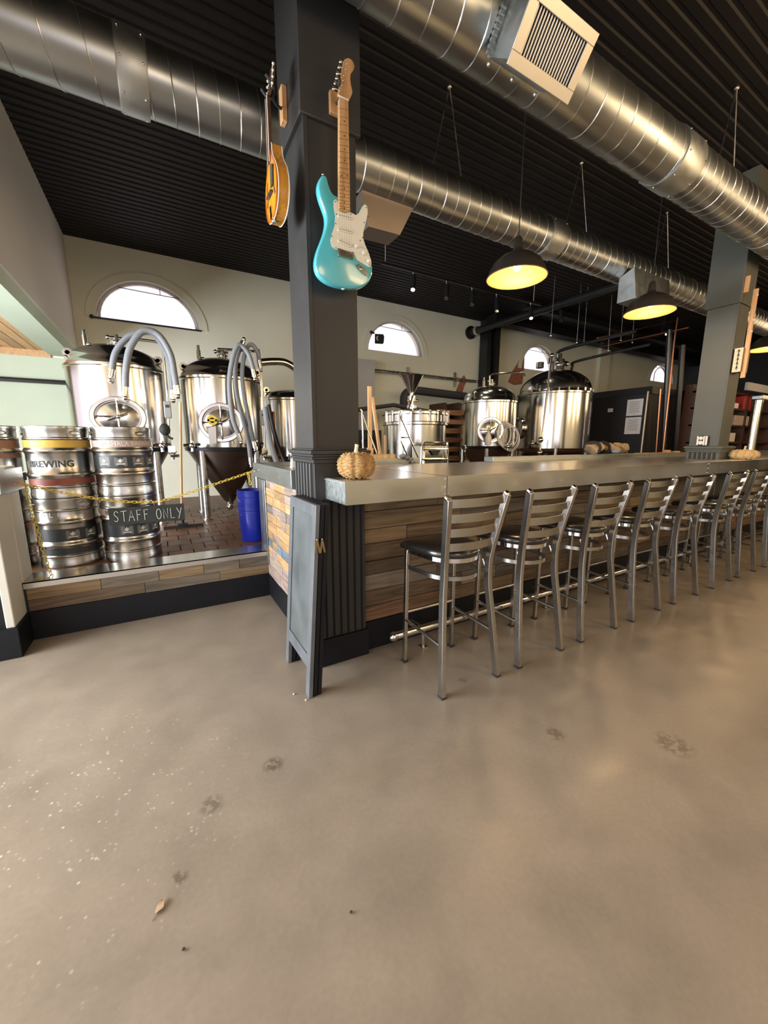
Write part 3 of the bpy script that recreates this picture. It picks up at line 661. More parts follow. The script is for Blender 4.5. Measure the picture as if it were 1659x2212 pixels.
for k in range(19):
    x = iw0+.006+(iw1-iw0-.020)*k/18; m = MB(); m.prism([FB(x, ih0, -.002), FB(x+.0085, ih0, -.004), FB(x+.0085, ih1, -.004), FB(x, ih1, -.002)], -nrm*.003); m.build('louvre', 'white', vb, smooth=False)
m = MB(); m.prism([FB(iw0, ih0, -.03), FB(iw1, ih0, -.03), FB(iw1, ih1, -.03), FB(iw0, ih1, -.03)], -nrm*.01); m.build('dark_throat', 'blackbox', vb)
m = MB()
for a, h in ((1.63, .0), (1.80, .0), (1.98, .0)): p_ = FB(a, 0, -.20)+Vector((0, 0, -.012)); m.ball(p_, .012, 8)
for k in range(8): p_ = FB(1.605, .02+.022*k, -.19); m.box(p_.x-.012, p_.x+.014, p_.y-.008, p_.y+.008, p_.z-.008, p_.z+.008)
m.build('fixing_tab', 'ductband', vb, kind='stuff')
# register box on duct 2 + angled plate behind the guitar
m = MB(); m.prism([(4.95, 2.80, 3.37), (4.95, 2.75, 3.02), (4.95, 2.97, 3.02), (4.95, 2.97, 3.30)], (.80, 0, 0)); bx = m.build('duct_takeoff', 'ductband', smooth=False, bevel=.003); tag(bx, 'galvanised rectangular takeoff under the far duct beside a pendant', 'duct box')
m = MB(); q = [(1.53, 3.02, 3.29), (2.01, 3.02, 3.29), (1.90, 3.05, 3.075), (1.60, 3.05, 3.065)]; m.prism(q, (0, .20, 0)); pl = m.build('duct_boot', mat('brownish_sheet_metal', (.30, .25, .21), .4, .9), smooth=False); tag(pl, 'tapered sheet metal boot under the duct behind the turquoise guitar', 'duct box')
# hangers
for i, (hx, yc, spread) in enumerate(((2.36, 3.02, .17), (4.15, 3.02, .20), (5.95, 3.02, .2), (4.46, 1.83, .18), (7.6, 3.02, .2))):
    m = MB(); zc = 3.46
    for sx in (-1, 1): m.tube([(hx, yc, CEIL), (hx+sx*spread, yc, zc+.15)], .0055, 6)
    m.ball((hx, yc, CEIL-.01), .02, 8); o = m.build('duct_hanger', 'steeldull'); tag(o, ['inverted V cable hanger of the rear duct nearest the guitar', 'second V cable hanger of the rear duct from the guitar', 'third V cable hanger of the rear duct, by the far column', 'V cable hanger above the large front duct', 'V cable hanger of the rear duct beyond the far column'][i], 'hanger')
# ------------------------------------------------------------------ pendants
def make_pendant():
    t = thing('pendant_lamp', (0, 0, 0), '', 'pendant lamp')
    out = [(.232, .0), (.226, .012), (.215, .05), (.185, .105), (.13, .150), (.075, .175), (.045, .185), (.035, .22), (.030, .28), (.018, .30)]
    m = MB(); m.lathe(out, (0, 0, 0), 48); me = m
    # open shell: remove caps
    me.f = [f for f in me.f if len(f) <= 4]; me.build('shade', 'shadeout', t, ang=60)
    inn = [(.231, .001), (.223, .014), (.211, .05), (.181, .102), (.127, .146), (.07, .170), (.03, .176), (.001, .178)]
    m = MB(); m.lathe(inn, (0, 0, 0), 48); m.f = [f for f in m.f if len(f) <= 4]; m.build('shade_lining', 'shadein', t, ang=60)
    m = MB(); m.tube([(.2325*math.cos(a), .2325*math.sin(a), 0) for a in [2*PI*k/48 for k in range(48)]], .004, 6, closed=True); m.build('rim', 'shadein', t)
    m = MB(); m.ball((0, 0, .085), .028, 14, (1, 1, 1.25)); m.build('bulb', 'bulb', t)
    m = MB(); m.cyl((0, 0, .115), (0, 0, .172), .018, 12); m.build('socket', 'darkmetal', t)
    m = MB(); m.tube([(0, 0, .29), (0, 0, CEIL-2.68)], .004, 6); m.build('cord', 'rubber', t)
    m = MB(); m.lathe([(.05, 0), (.05, .02), (.001, .03)], (0, 0, CEIL-2.68-.03), 16); m.build('canopy', 'shadeout', t)
    return t
pn0 = make_pendant()
PN = [(2.60, 2.40, 2.66, 'glowing bronze dome pendant nearest the turquoise guitar, bulb showing'), (4.56, 2.38, 2.70, 'bronze dome pendant left of the far column'), (7.62, 2.30, 2.67, 'pendant shade cut by the right edge of the photo'), (9.6, 2.3, 2.67, 'hidden pendant')]
for i, (x, y, z, lab) in enumerate(PN[:3]):
    t = pn0 if i == 0 else copy_tree(pn0); t.location = (x, y, z); t['label'] = lab; t['group'] = 'dome pendants over the bar'
    l = lamp('pendant_light', (x, y, z+.01), 26, (1, .66, .34), .09)
# ------------------------------------------------------------------ track light
tl = thing('track_light', (3.0, 5.24, 3.88), 'black track of cylinder spotlights hanging near the back wall', 'track light')
m = MB(); m.box(2.95, 6.35, 5.22, 5.26, 3.865, 3.90); m.build('track', 'pipeblack', tl)
for px in (3.02, 6.15):
    m = MB(); m.tube([(px, 5.24, 3.90), (px, 5.24, CEIL+.0)], .004, 6); m.build('hanging_wire', 'white', tl)
for i, (u, v) in enumerate(((893, 611), (965, 631), (1020, 645), (1073, 659), (1147, 675), (1212, 682))):
    c = at(u, v, y=5.20); m = MB(); d_ = Vector((-.30, -.35, -.88)).normalized(); m.cyl(c-d_*.13, c+d_*.13, .036, 16); h_ = m.build('spot_head', 'spotgrey', tl)
    m = MB(); m.cyl(c+d_*.13, c+d_*.134, .030, 16); m.build('lens', 'spotlens' if i in (0, 4) else 'chrome', h_)
    l = bpy.data.lights.new('track_spot', 'SPOT'); l.energy = 26; l.color = (1, .86, .62); l.spot_size = 1.5; l.spot_blend = .8; l.shadow_soft_size = .03
    lo = bpy.data.objects.new('track_spot', l); COL.objects.link(lo); lo.location = c+d_*.15; lo.rotation_euler = Vector(((-.1 if i % 2 else .15), (.75 if i % 2 else .2), -.9)).to_track_quat('-Z', 'Y').to_euler()
    m = MB(); m.tube([(c-d_*.10), (c.x+.02, 5.24, 3.87)], .009, 6); m.build('swivel', 'steeldull', h_)
# ------------------------------------------------------------------ pipes over the brewery
m = MB(); m.cyl((6.75, 7.58, 3.99), (6.75, 3.95, 3.90), .075, 20); g = thing('fire_main_pipe', (6.75, 7.58, 4.0), 'thick dark pipe with a wall flange crossing above the tanks', 'pipe'); m.build('pipe', 'pipeblack', g)
m = MB(); m.cyl((6.75, 7.60, 3.99), (6.75, 7.55, 3.99), .15, 20); m.cyl((6.75, 7.55, 3.99), (6.75, 7.38, 3.985), .085, 20); m.build('flange', 'darkmetal', g)
m = MB(); m.cyl((6.75, 7.40, 3.986), (6.75, 7.32, 3.984), .088, 20); m.build('clamp_band', 'steel', g)
def pipe(pts, r, m_, label, seg=10, name='pipe_run'):
    q = MB(); q.tube(pts, r, seg); o = q.build(name, m_); return tag(o, label, 'pipe')
st = MB(); st.box(7.05, 7.16, 7.30, 7.56, 0.4, CEIL); st.box(7.20, 7.32, 7.42, 7.58, .4, CEIL); st.box(7.34, 7.47, 7.30, 7.56, .4, CEIL); o = st.build('steel_post', 'pipeblack'); tag(o, 'black steel post on the back wall left of the small tank', 'post'); o['kind'] = 'structure'
st = MB(); st.box(6.9, RIGHT, 6.9, 7.2, 4.10, 4.28); st.box(6.9, RIGHT, 6.05, 6.2, 4.16, 4.28); o = struct(st.build('trim_4', 'ceiling', smooth=False))
pipe(smoothpts([(4.15, 7.5, 2.87), (4.3, 7.5, 2.87), (6.9, 7.5, 2.86)], 4), .035, 'steeldull', 'galvanised pipe with brackets on the back wall under the second window')
for bx_ in (4.95, 6.3): q = MB(); q.box(bx_-.03, bx_+.03, 7.56, 7.60, 2.70, 3.03); q.box(bx_-.02, bx_+.02, 7.46, 7.58, 2.83, 2.91); tag(q.build('pipe_bracket', 'steeldull'), ['left', 'right'][bx_ > 5]+' clamp bracket of the galvanised wall pipe', 'bracket')
pipe(smoothpts([(5.3, 6.9, 1.9), (4.55, 6.9, 1.95), (4.42, 6.9, 2.25), (4.6, 6.9, 2.42), (5.2, 6.9, 2.42), (7.0, 6.9, 2.36)], 6), .085, 'foam', 'thick black insulated pipe bending down behind the mash kettle')
pipe([at(775, 885, y=6.5), at(850, 875, y=6.5), at(960, 895, y=6.5)], .04, 'foam', 'dark insulated hose low behind the mash kettle')
pipe(smoothpts([at(563, 783, y=6.1), at(590, 781, y=6.1), at(618, 784, y=6.1), at(640, 803, y=6.1), at(647, 850, y=6.1)], 6), .055, 'steel', 'polished steel pipe arching down behind the near column', 16)
pipe(smoothpts([(7.25, 5.5, 2.9), (7.28, 5.5, 3.12), (7.3, 5.35, 3.24), (7.3, 4.0, 3.26)], 6), .032, 'pipeblack', 'upper dark pipe leaving the dome of the biggest tank')
pipe(smoothpts([(7.55, 5.35, 2.8), (7.58, 5.35, 2.93), (7.6, 5.25, 3.02), (7.6, 3.9, 3.06)], 6), .026, 'pipeblack', 'lower dark pipe leaving the dome of the biggest tank')
pipe([(8.9, 3.9, 3.52), (8.9, 5.6, 3.52)], .022, 'copper', 'thin copper pipe under the dark ceiling')
pipe([at(1447, 712, y=4.2), at(1437, 985, y=4.2)+Vector((0, 0, -.67))], .05, 'pipeblack', 'thick dark vertical pipe left of the far column')
pipe([at(1475, 745, y=4.25), at(1462, 985, y=4.25)+Vector((0, 0, -.67))], .055, 'pipeblack', 'second dark vertical pipe close to the far column')
pipe([at(1464, 686, y=4.05), at(1456, 740, y=4.05), at(1433, 985, y=4.05)+Vector((0, 0, -.67))], .016, 'copper', 'thin vertical copper pipe beside the dark pipes')
pipe([at(1427, 840, y=4.05), at(1420, 985, y=4.05)+Vector((0, 0, -.67))], .014, 'copper', 'copper line beside the cooler edge')
pipe([at(1290, 730, y=5.2), at(1470, 690, y=5.2)], .016, 'copper', 'copper pipe hung along the dark ceiling')
pipe([at(1300, 742, y=5.6), at(1500, 710, y=5.6)], .04, 'pipeblack', 'dark ceiling pipe beyond the biggest tank')
for i, (u, v0, v1, yy) in enumerate(((1192, 697, 725, 5.0), (1248, 702, 740, 5.0), (1263, 704, 742, 5.0), (1316, 700, 757, 5.0), (1343, 690, 735, 5.0), (1368, 690, 740, 5.0))):
    yy -= .0; a, c = at(u, v0, y=yy), at(u-2, v1, y=yy); q = MB(); q.tube([(a.x, a.y, CEIL), c], .006, 6); q.ball(c, .022, 8); tag(q.build('pipe_hanger', 'steeldull'), ['first', 'second', 'third', 'fourth', 'fifth', 'sixth'][i]+' threaded rod from the left, hanging over the right tanks', 'hanger', 'threaded rod hangers over the big tank')
q = MB(); c = at(1433, 712, y=5.0); q.cyl(c, c+Vector((-.06, -.12, -.12)), .05, 14); q.cyl(c, (c.x, c.y, CEIL), .008, 6); g = q.build('spotlight', 'pipeblack'); tag(g, 'small lit spotlight left of the far column', 'spotlight')
m = MB(); m.cyl(c+Vector((-.06, -.12, -.12)), c+Vector((-.062, -.124, -.124)), .042, 14); m.build('lens', 'spotlens', g)
# ------------------------------------------------------------------ fermenters
def manway(par, cx, cy, r, ang, z, w_, h_, m_='steel'):
    """oval manway: ring, door, cross handles standing on the tank wall"""
    n = Vector((math.sin(ang), -math.cos(ang), 0)); s = Vector((math.cos(ang), math.sin(ang), 0)); c = Vector((cx, cy, z))+n*(r+.005)
    def E(a, k, d): return c+s*w_*k*math.cos(a)+Vector((0, 0, 1))*h_*k*math.sin(a)+n*d
    A = [2*PI*i/40 for i in range(40)]
    q = MB(); vs = []; fs = []
    prof = [(1.0, -.06), (1.04, .03), (1.0, .05), (.86, .05), (.82, .03), (.80, -.01)]
    for k, d in prof: vs += [E(a, k, d) for a in A]
    for k in range(len(prof)-1):
        for i in range(40): fs.append((k*40+i, k*40+(i+1) % 40, (k+1)*40+(i+1) % 40, (k+1)*40+i))
    q.add(vs, fs); mw = q.build('manway', m_, par, ang=50)
    q = MB(); vs = []; fs = []
    for k, d in ((.80, .0), (.5, .018), (.2, .026), (.01, .027)): vs += [E(a, k, d) for a in A]
    for k in range(3):
        for i in range(40): fs.append((k*40+i, k*40+(i+1) % 40, (k+1)*40+(i+1) % 40, (k+1)*40+i))
    q.add(vs, fs); q.build('manway_door', 'steel', mw, ang=60)
    q = MB(); q.tube([E(PI/2, .92, .06), E(-PI/2, .92, .06)], .009, 8); q.tube([E(PI, .8, .07), E(0, .02, .08)], .008, 8); q.tube([E(.5, .45, .10), E(.5+PI, .45, .10)], .009, 8); q.ball(c+n*.09, .022)
    q.build('clamp_handle', 'chrome', mw)
def tank(label, cx, cy, r, zb, zr, zt, zc, legs=True, mw=None, fit=True, name='fermentation_tank', rim=True):
    t = thing(name, (cx, cy, ZP), label, 'tank')
    m = MB(); m.lathe([(r-.01, zb), (r, zb+.005), (r, zr-.01), (r-.008, zr)], (cx, cy, 0), 64); m.build('shell', 'steel', t)
    m = MB(); pr2 = [(r+.004, zr-.03), (r+.014, zr-.02), (r+.014, zr+.005), (r-.01, zr+.015)]
    m.lathe(pr2, (cx, cy, 0), 64); m.build('rim', 'steel', t)
    m = MB(); hgt = zt-zr-.05; pr2 = [(r-.012, zr+.01), (r-.022, zr+.05)]+[((r-.03)*math.cos(a), zr+.055+hgt*math.sin(a)) for a in [PI/2*k/10 for k in range(10)]]+[(.001, zr+.055+hgt)]
    m.lathe(pr2, (cx, cy, 0), 64); m.build('dome', 'steel', t, ang=50)
    if zc is not None:
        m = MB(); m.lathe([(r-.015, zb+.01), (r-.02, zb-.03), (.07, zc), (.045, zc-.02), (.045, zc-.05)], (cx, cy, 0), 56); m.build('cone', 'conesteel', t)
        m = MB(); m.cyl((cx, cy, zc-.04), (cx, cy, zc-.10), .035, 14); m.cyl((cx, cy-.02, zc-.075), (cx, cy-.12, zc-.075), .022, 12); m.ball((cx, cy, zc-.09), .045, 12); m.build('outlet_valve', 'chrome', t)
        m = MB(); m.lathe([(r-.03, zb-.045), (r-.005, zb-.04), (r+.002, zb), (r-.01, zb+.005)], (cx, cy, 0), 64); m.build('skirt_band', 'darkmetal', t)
    else:
        m = MB(); m.lathe([(r-.005, zb+.01), (r-.02, zb-.04), (r*.8, zb-.09), (r*.3, zb-.12), (.001, zb-.12)], (cx, cy, 0), 56); m.build('bottom_dish', 'steel', t, ang=60)
    if legs:
        for k in range(4):
            a = PI/4+k*PI/2; lx, ly = cx+(r-.045)*math.cos(a), cy+(r-.045)*math.sin(a)
            m = MB(); m.cyl((lx, ly, ZP), (lx, ly, zb+.02), .040, 16); m.cyl((lx, ly, ZP), (lx, ly, ZP+.02), .055, 16); m.build('leg', 'steeldull', t)
    for s_ in (-1, 1):
        m = MB(); lx = cx+s_*(r-.06); m.lathe([(.022, -.006), (.046, -.006), (.046, .006), (.022, .006), (.022, -.006)], (lx, cy-.1, zr+.13), 18, Matrix.Rotation(PI/2, 3, 'X')); m.box(lx-.035, lx+.035, cy-.106, cy-.094, zr+.03, zr+.10); m.build('lifting_lug', 'steeldull', t)
    if fit:
        m = MB(); m.cyl((cx+.03, cy-.02, zt-.02), (cx+.03, cy-.02, zt+.06), .05, 18); m.cyl((cx+.03, cy-.02, zt+.03), (cx+.03, cy-.02, zt+.045), .07, 18); m.cyl((cx+.03, cy-.02, zt+.05), (cx+.03, cy-.02, zt+.12), .025, 14)
        m.cyl((cx-.04, cy-.02, zt+.085), (cx+.10, cy-.02, zt+.085), .016, 10); m.ball((cx-.05, cy-.02, zt+.085), .025); m.build('top_fitting', 'chrome', t)
        q = MB(); q.cyl((cx-.25, cy-.1, zt-.06), (cx-.25, cy-.1, zt+.06), .024, 14); q.cyl((cx-.25, cy-.1, zt+.06), (cx-.25, cy-.1, zt+.12), .017, 12); q.cyl((cx-.25, cy-.1, zt-.03), (cx-.19, cy-.12, zt-.03), .016, 10); q.build('relief_valve', 'chrome', t)
    if mw: manway(t, cx, cy, r, *mw)
    return t
t1 = tank('largest looking conical steel tank at far left, two grey hoses over it', -.357, 5.5, .474, 1.30, 2.17, 2.43, .60, mw=(.0, 1.625, .245, .20))
t2 = tank('conical steel tank left of the near column with a round manway', .748, 5.5, .49, 1.30, 2.13, 2.40, .60, mw=(-.20, 1.59, .24, .22))
t3 = tank('steel tank half hidden behind the near column', 1.87, 6.35, .44, 1.15, 2.03, 2.20, .65, fit=False, name='rear_tank')
t4 = tank('smaller conical steel tank right of the mash kettle', 5.42, 5.5, .50, 1.30, 2.10, 2.40, .60, mw=(-.70, 1.58, .22, .22))
t5 = tank('widest steel vessel with bolted dome beside the black cooler', 7.14, 5.4, .716, 1.25, 2.33, 2.82, None, name='brew_kettle', mw=None)
# arched steel manway on the side of t5 facing left
manway(t5, 7.14, 5.4, .716, -1.95, 1.66, .22, .22)
q = MB(); c = Vector((7.14, 5.35, 2.80)); q.cyl(c, c+Vector((0, 0, .22)), .10, 20); q.cyl(c+Vector((0, 0, .10)), c+Vector((0, 0, .13)), .15, 20); q.cyl(c+Vector((-.15, 0, .16)), c+Vector((.25, 0, .16)), .05, 16); q.cyl(c+Vector((.0, 0, .25)), c+Vector((0, 0, .33)), .05, 14); q.cyl(c+Vector((-.28, 0, .12)), c+Vector((-.28, 0, .22)), .045, 14); q.build('vent_stack', 'chrome', t5)
q = MB(); q.cyl(at(1166, 795, y=5.2), at(1166, 795, y=5.2)+Vector((0, 0, .10)), .07, 16); q.build('dome_port', 'chrome', t5)
for i in range(14):
    a = -PI+.25*i; q = MB(); q.cyl((7.14+.70*math.cos(a), 5.4+.70*math.sin(a), 2.35), (7.14+.70*math.cos(a), 5.4+.70*math.sin(a), 2.40), .02, 8); q.build('rim_bolt', 'chrome', t5)
q = MB(); q.cyl(at(1192, 768, y=4.6), at(1167, 972, y=4.55), .018, 10); q.tube([at(1167, 972, y=4.55), at(1167, 972, y=4.55)+Vector((-.05, 0, -.78))], .018, 10); q.ball(at(1192, 768, y=4.6), .04); q.ball(at(1168, 950, y=4.55), .05); q.ball(at(1166, 978, y=4.55), .045)
tag(q.build('dip_pipe', 'steel'), 'long thin steel pipe standing in front of the widest vessel', 'pipe')
q = MB(); q.tube([at(1058, 832, y=5.35), at(1058, 812, y=5.35), at(1063, 808, y=5.35), at(1130, 803, y=5.35), at(1134, 812, y=5.35)], .016, 10); tag(q.build('vent_pipe', 'steel'), 'thin steel pipe linking the small tank to the wide vessel', 'pipe')
# clear hose coil
q = MB()
for k in range(5):
    a = -.9+.33*k; q.tube([at(1096+22*math.sin(t_)*math.cos(a)+3*k-6, 918+26*(1-math.cos(t_))-8+k*3, y=4.96) for t_ in [2*PI*i/24 for i in range(24)]], .010, 6, closed=True)
tag(q.build('coiled_hose', 'white'), 'loop of pale tubing hanging between the two right tanks', 'hose')
# spray bottle on t4
sb = thing('squeeze_bottle', at(1054, 960, y=4.9), 'white bottle with yellow tip on the small tank ledge', 'bottle')
c = at(1054, 962, y=4.95); q = MB(); q.lathe([(.05, 0), (.055, .03), (.055, .14), (.02, .21), (.02, .24)], c, 18); q.build('body', 'white', sb)
q = MB(); q.lathe([(.016, 0), (.018, .02), (.004, .10)], c+Vector((0, 0, .24)), 12); q.build('tip', 'yellow', sb)
# cleaning pipes with thermostat boxes and valves, hoses
def cip(name, top_u, top_v, box_u, box_v, bot_u, bot_v, hu, hv, y, label):
    t = thing(name, at(bot_u, bot_v, y=y), label, 'pipe')
    q = MB(); q.tube(smoothpts([at(hu, hv, y=y), at(top_u-10, top_v-6, y=y), at(top_u, top_v, y=y), at(box_u, box_v-20, y=y), at(box_u+3, bot_v-40, y=y), at(bot_u, bot_v, y=y)], 5), .014, 10); q.build('pipe', 'steel', t)
    c = at(box_u, box_v, y=y-.03); q = MB(); q.box(c.x-.035, c.x+.035, c.y-.03, c.y+.02, c.z-.09, c.z+.09); bx = q.build('control_box', mat('grey_plastic_'+name, (.30, .31, .31), .5), t, bevel=.008)
    q = MB(); q.box(c.x-.018, c.x+.018, c.y-.034, c.y-.028, c.z+.02, c.z+.05); q.build('display', 'ink', bx)
    q = MB(); c = at(bot_u, bot_v, y=y); q.ball(c, .045); q.cyl(c+Vector((0, 0, -.09)), c+Vector((0, 0, .05)), .022, 12); q.cyl(c+Vector((-.02, -.03, -.05)), c+Vector((.09, -.03, -.05)), .016, 10); q.box(c.x-.04, c.x+.03, c.y-.06, c.y-.04, c.z-.01, c.z+.06); q.build('valve', 'chrome', t)
cip('cleaning_pipe', 350, 745, 362, 885, 372, 975, 296, 733, 5.0, 'cleaning pipe with grey box on the far left tank')
cip('cleaning_pipe', 560, 765, 568, 903, 571, 978, 470, 754, 4.98, 'cleaning pipe with grey box on the tank beside the near column')
def hose(label, P, y, r=.032, ferr=True):
    t = thing('brew_hose', at(*P[-1], y=y), label, 'hose')
    if len(P[0]) == 2: pts = [at(u, v, y=y) for u, v in P]
    q = MB(); q.tube(smoothpts(pts, 8), r, 12); q.build('hose_body', 'hose', t)
    for a, c in ((pts[0], pts[1]), (pts[-1], pts[-2])):
        d_ = (a-c).normalized(); q = MB(); q.cyl(a-d_*.01, a+d_*.07, r*1.12, 14); q.cyl(a+d_*.07, a+d_*.10, r*.7, 12); q.ball(a+d_*.10, r*.9); q.build('steel_ferrule', 'steel', t)
hose('grey hose draped over the far left tank, front loop', [(271, 838), (272, 800), (280, 755), (300, 722), (320, 714), (345, 726), (368, 765), (377, 810), (381, 835)], 4.86)
hose('grey hose draped over the far left tank, rear loop', [(242, 800), (248, 765), (266, 738), (290, 722), (330, 720), (358, 760), (370, 800), (373, 845)], 4.98, .030)
hose('left grey hose hanging over the tank beside the column', [(515, 938), (503, 905), (497, 860), (496, 815), (505, 765), (517, 745), (535, 762), (545, 790), (547, 800)], 4.80, .027)
hose('middle grey hose hanging over the tank beside the column', [(541, 990), (536, 950), (524, 900), (512, 850), (508, 800), (512, 770), (520, 750)], 4.88, .026)
hose('right grey hose hanging over the tank beside the column', [(548, 955), (541, 920), (532, 880), (524, 830), (524, 790), (532, 755), (543, 744), (556, 760), (560, 780)], 4.86, .024)
# small clutter under tanks: sample valves
for i, (u, v, y, lab) in enumerate(((350, 962, 5.0, 'cluster of steel valves low on the far left tank'), (415, 962, 5.0, 'steel valve low on the left of the tank beside the column'), (553, 960, 5.0, 'steel valve low on the right of the tank beside the column'), (1005, 968, 5.12, 'steel valve low on the left of the smaller right tank'), (1096, 965, 4.85, 'steel valves between the two right tanks'), (1150, 958, 4.62, 'pair of small valves with black knobs on the wide vessel'))):
    q = MB(); c = at(u, v, y=y); q.ball(c, .035); q.cyl(c+Vector((-.09, 0, 0)), c+Vector((.09, 0, .01)), .017, 10); q.cyl(c+Vector((0, 0, -.07)), c+Vector((0, 0, .05)), .018, 10); q.cyl(c, c+Vector((.03, -.10, -.02)), .014, 8); tag(q.build('sample_valve', 'chrome'), lab, 'valve')
# yellow valve handle + paper tag on the second manway
q = MB(); c = at(458, 908, y=4.86); q.lathe([(.03, 0), (.055, 0), (.055, .02), (.03, .02), (.03, 0)], c, 14, Matrix.Rotation(PI/2, 3, 'X')); q.box(c.x-.05, c.x+.05, c.y-.02, c.y, c.z-.012, c.z+.012); tag(q.build('valve_wheel', 'yellow'), 'yellow valve handle on the manway of the tank beside the column', 'valve')
q = MB(); q.prism([at(u, v, y=4.91) for u, v in ((449, 925), (466, 920), (468, 957), (453, 960))], (0, .004, 0)); tag(q.build('paper_tag', 'paper'), 'white paper tag on the tank beside the near column', 'tag')
q = MB(); c = at(356, 928, y=4.85); q.ball(c, .06, 12, (.9, .7, 1.1)); q.tube([c, c+Vector((.03, 0, -.08)), c+Vector((.07, 0, -.10))], .012, 6); tag(q.build('black_cable_bundle', 'rubber'), 'black cable bundle hanging at the far left tank', 'cable')
# mash kettle with funnel
mk = thing('mash_kettle', (3.27, 4.8, ZP), 'open topped mirror steel kettle in the middle under a funnel', 'kettle')
cx, cy = 3.27, 4.8
q = MB(); q.lathe([(.44, ZP+.15), (.45, .60), (.45, 1.60)], (cx, cy, 0), 64); q.build('shell', 'steel', mk)
q = MB(); q.lathe([(.45, 1.60), (.475, 1.61), (.475, 1.64), (.46, 1.65), (.46, 1.74), (.485, 1.75), (.485, 1.78), (.3, 1.81), (.12, 1.83), (.001, 1.83)], (cx, cy, 0), 64); q.build('lid', 'steel', mk)
for k in range(12):
    a = -PI+.28*k; q = MB(); c = Vector((cx+.485*math.cos(a), cy+.485*math.sin(a), 1.70)); q.cyl(c-Vector((0, 0, .05)), c+Vector((0, 0, .09)), .014, 8); q.ball(c+Vector((0, 0, .09)), .02); q.build('lid_clamp', 'chrome', mk)
for k in range(3):
    a = -PI/2+k*2*PI/3; q = MB(); q.cyl((cx+.38*math.cos(a), cy+.38*math.sin(a), ZP), (cx+.38*math.cos(a), cy+.38*math.sin(a), .62), .03, 12); q.build('leg', 'steeldull', mk)
fu = thing('grain_funnel', at(889, 880, y=4.7), 'steel funnel on a valve stack above the mash kettle', 'funnel')
c = at(889, 880, y=4.7); zt = at(889, 812, y=4.7).z; zm = at(889, 846, y=4.7).z
q = MB(); q.lathe([(.04, zm-.02), (.045, zm), (.165, zt), (.175, zt), (.17, zt-.004)], (c.x, c.y, 0), 32); q.f = [f for f in q.f if len(f) <= 4]; q.build('cone', 'steel', fu)
q = MB(); q.cyl((c.x, c.y, 1.80), (c.x, c.y, zm), .03, 14); q.cyl((c.x, c.y, zm-.12), (c.x, c.y, zm-.06), .06, 16); q.cyl((c.x, c.y, 1.84), (c.x, c.y, 1.88), .07, 16); q.cyl((c.x-.07, c.y, 1.95), (c.x+.09, c.y-.03, 1.95), .018, 10); q.build('valve_stack', 'chrome', fu)
q = MB(); q.tube([at(893, 852, y=4.6), at(878, 900, y=4.5)], .010, 8); q.build('lever', 'steel', fu)
# tubular stands and paddles in front of the kettle
def tubes(name, label, cat, segs, y, r, m_='steel'):
    q = MB()
    for s_ in segs: q.tube([Vector((p.x, p.y, ZP+.005)) if v >= 1003 else p for p, v in [(at(u, v, y=y), v) for u, v in s_]], r, 8)
    return tag(q.build(name, m_), label, cat)
tubes('tube_stand', 'tubular steel stand with diagonal brace just right of the near column', 'stand', [[(778, 884), (782, 890), (784, 940), (783, 1003)], [(782, 895), (822, 1000)], [(783, 950), (800, 1003)]], 3.35, .009)
tubes('hoist_frame', 'tubular steel frame with diagonal brace in front of the mash kettle', 'frame', [[(890, 885), (868, 887), (863, 893), (863, 1003)], [(864, 898), (905, 992)], [(866, 945), (888, 945), (888, 890)], [(866, 952), (880, 985)], [(904, 988), (904, 1003)]], 3.7, .009)
q = MB(); a = at(797, 835, y=3.6); c = at(800, 1003, y=3.6); q.box(a.x-.018, a.x+.022, 3.58, 3.60, c.z, a.z); q.box(a.x-.035, a.x+.035, 3.575, 3.60, ZP, c.z+.17); tag(q.build('mash_paddle', 'paddle'), 'tall pale wooden paddle standing right of the near column', 'paddle')
q = MB(); q.tube([at(804, 858, y=3.65), at(822, 990, y=3.65), at(822, 990, y=3.65)+Vector((.09, 0, -.80))], 0, sq=(.012, .016)); tag(q.build('tool_pole', 'paddle'), 'slanting reddish wooden tool handle beside the paddle', 'pole')
q = MB(); q.tube([at(832, 940, y=4.1), Vector((at(832, 1003, y=4.1).x, 4.1, ZP))], 0, sq=(.012, .012)); tag(q.build('broom_pole', 'paddle'), 'short upright wooden pole left of the mash kettle', 'pole')
g = thing('pump_cart', at(940, 1000, y=3.8), 'polished steel pump box in a tube cage in front of the kettle', 'pump')
a = at(915, 960, y=3.8); c = at(968, 1003, y=3.8); q = MB(); q.box(a.x, c.x-.02, 3.8, 4.05, ZP+.1, a.z); q.build('box', 'steel', g, bevel=.02)
q = MB(); q.tube([Vector((at(909, 1003, y=3.76).x, 3.76, ZP)), at(909, 1003, y=3.76), at(911, 965, y=3.76), at(918, 956, y=3.76), at(966, 956, y=3.76), at(968, 1003, y=3.76), Vector((at(968, 1003, y=3.76).x, 3.76, ZP))], .012, 8); q.tube([at(911, 970, y=3.76), at(968, 970, y=3.76)], .010, 8); q.tube([at(911, 992, y=3.76), at(968, 992, y=3.76)], .012, 8); q.build('cage', 'steel', g)
q = MB(); cc = at(941, 978, y=3.775); q.prism([(cc.x-.08, 3.775, cc.z+.03), (cc.x+.08, 3.775, cc.z+.03), (cc.x+.03, 3.775, cc.z-.03), (cc.x-.03, 3.775, cc.z-.03)], (0, .02, 0)); q.build('face_plate', 'darkmetal', g)
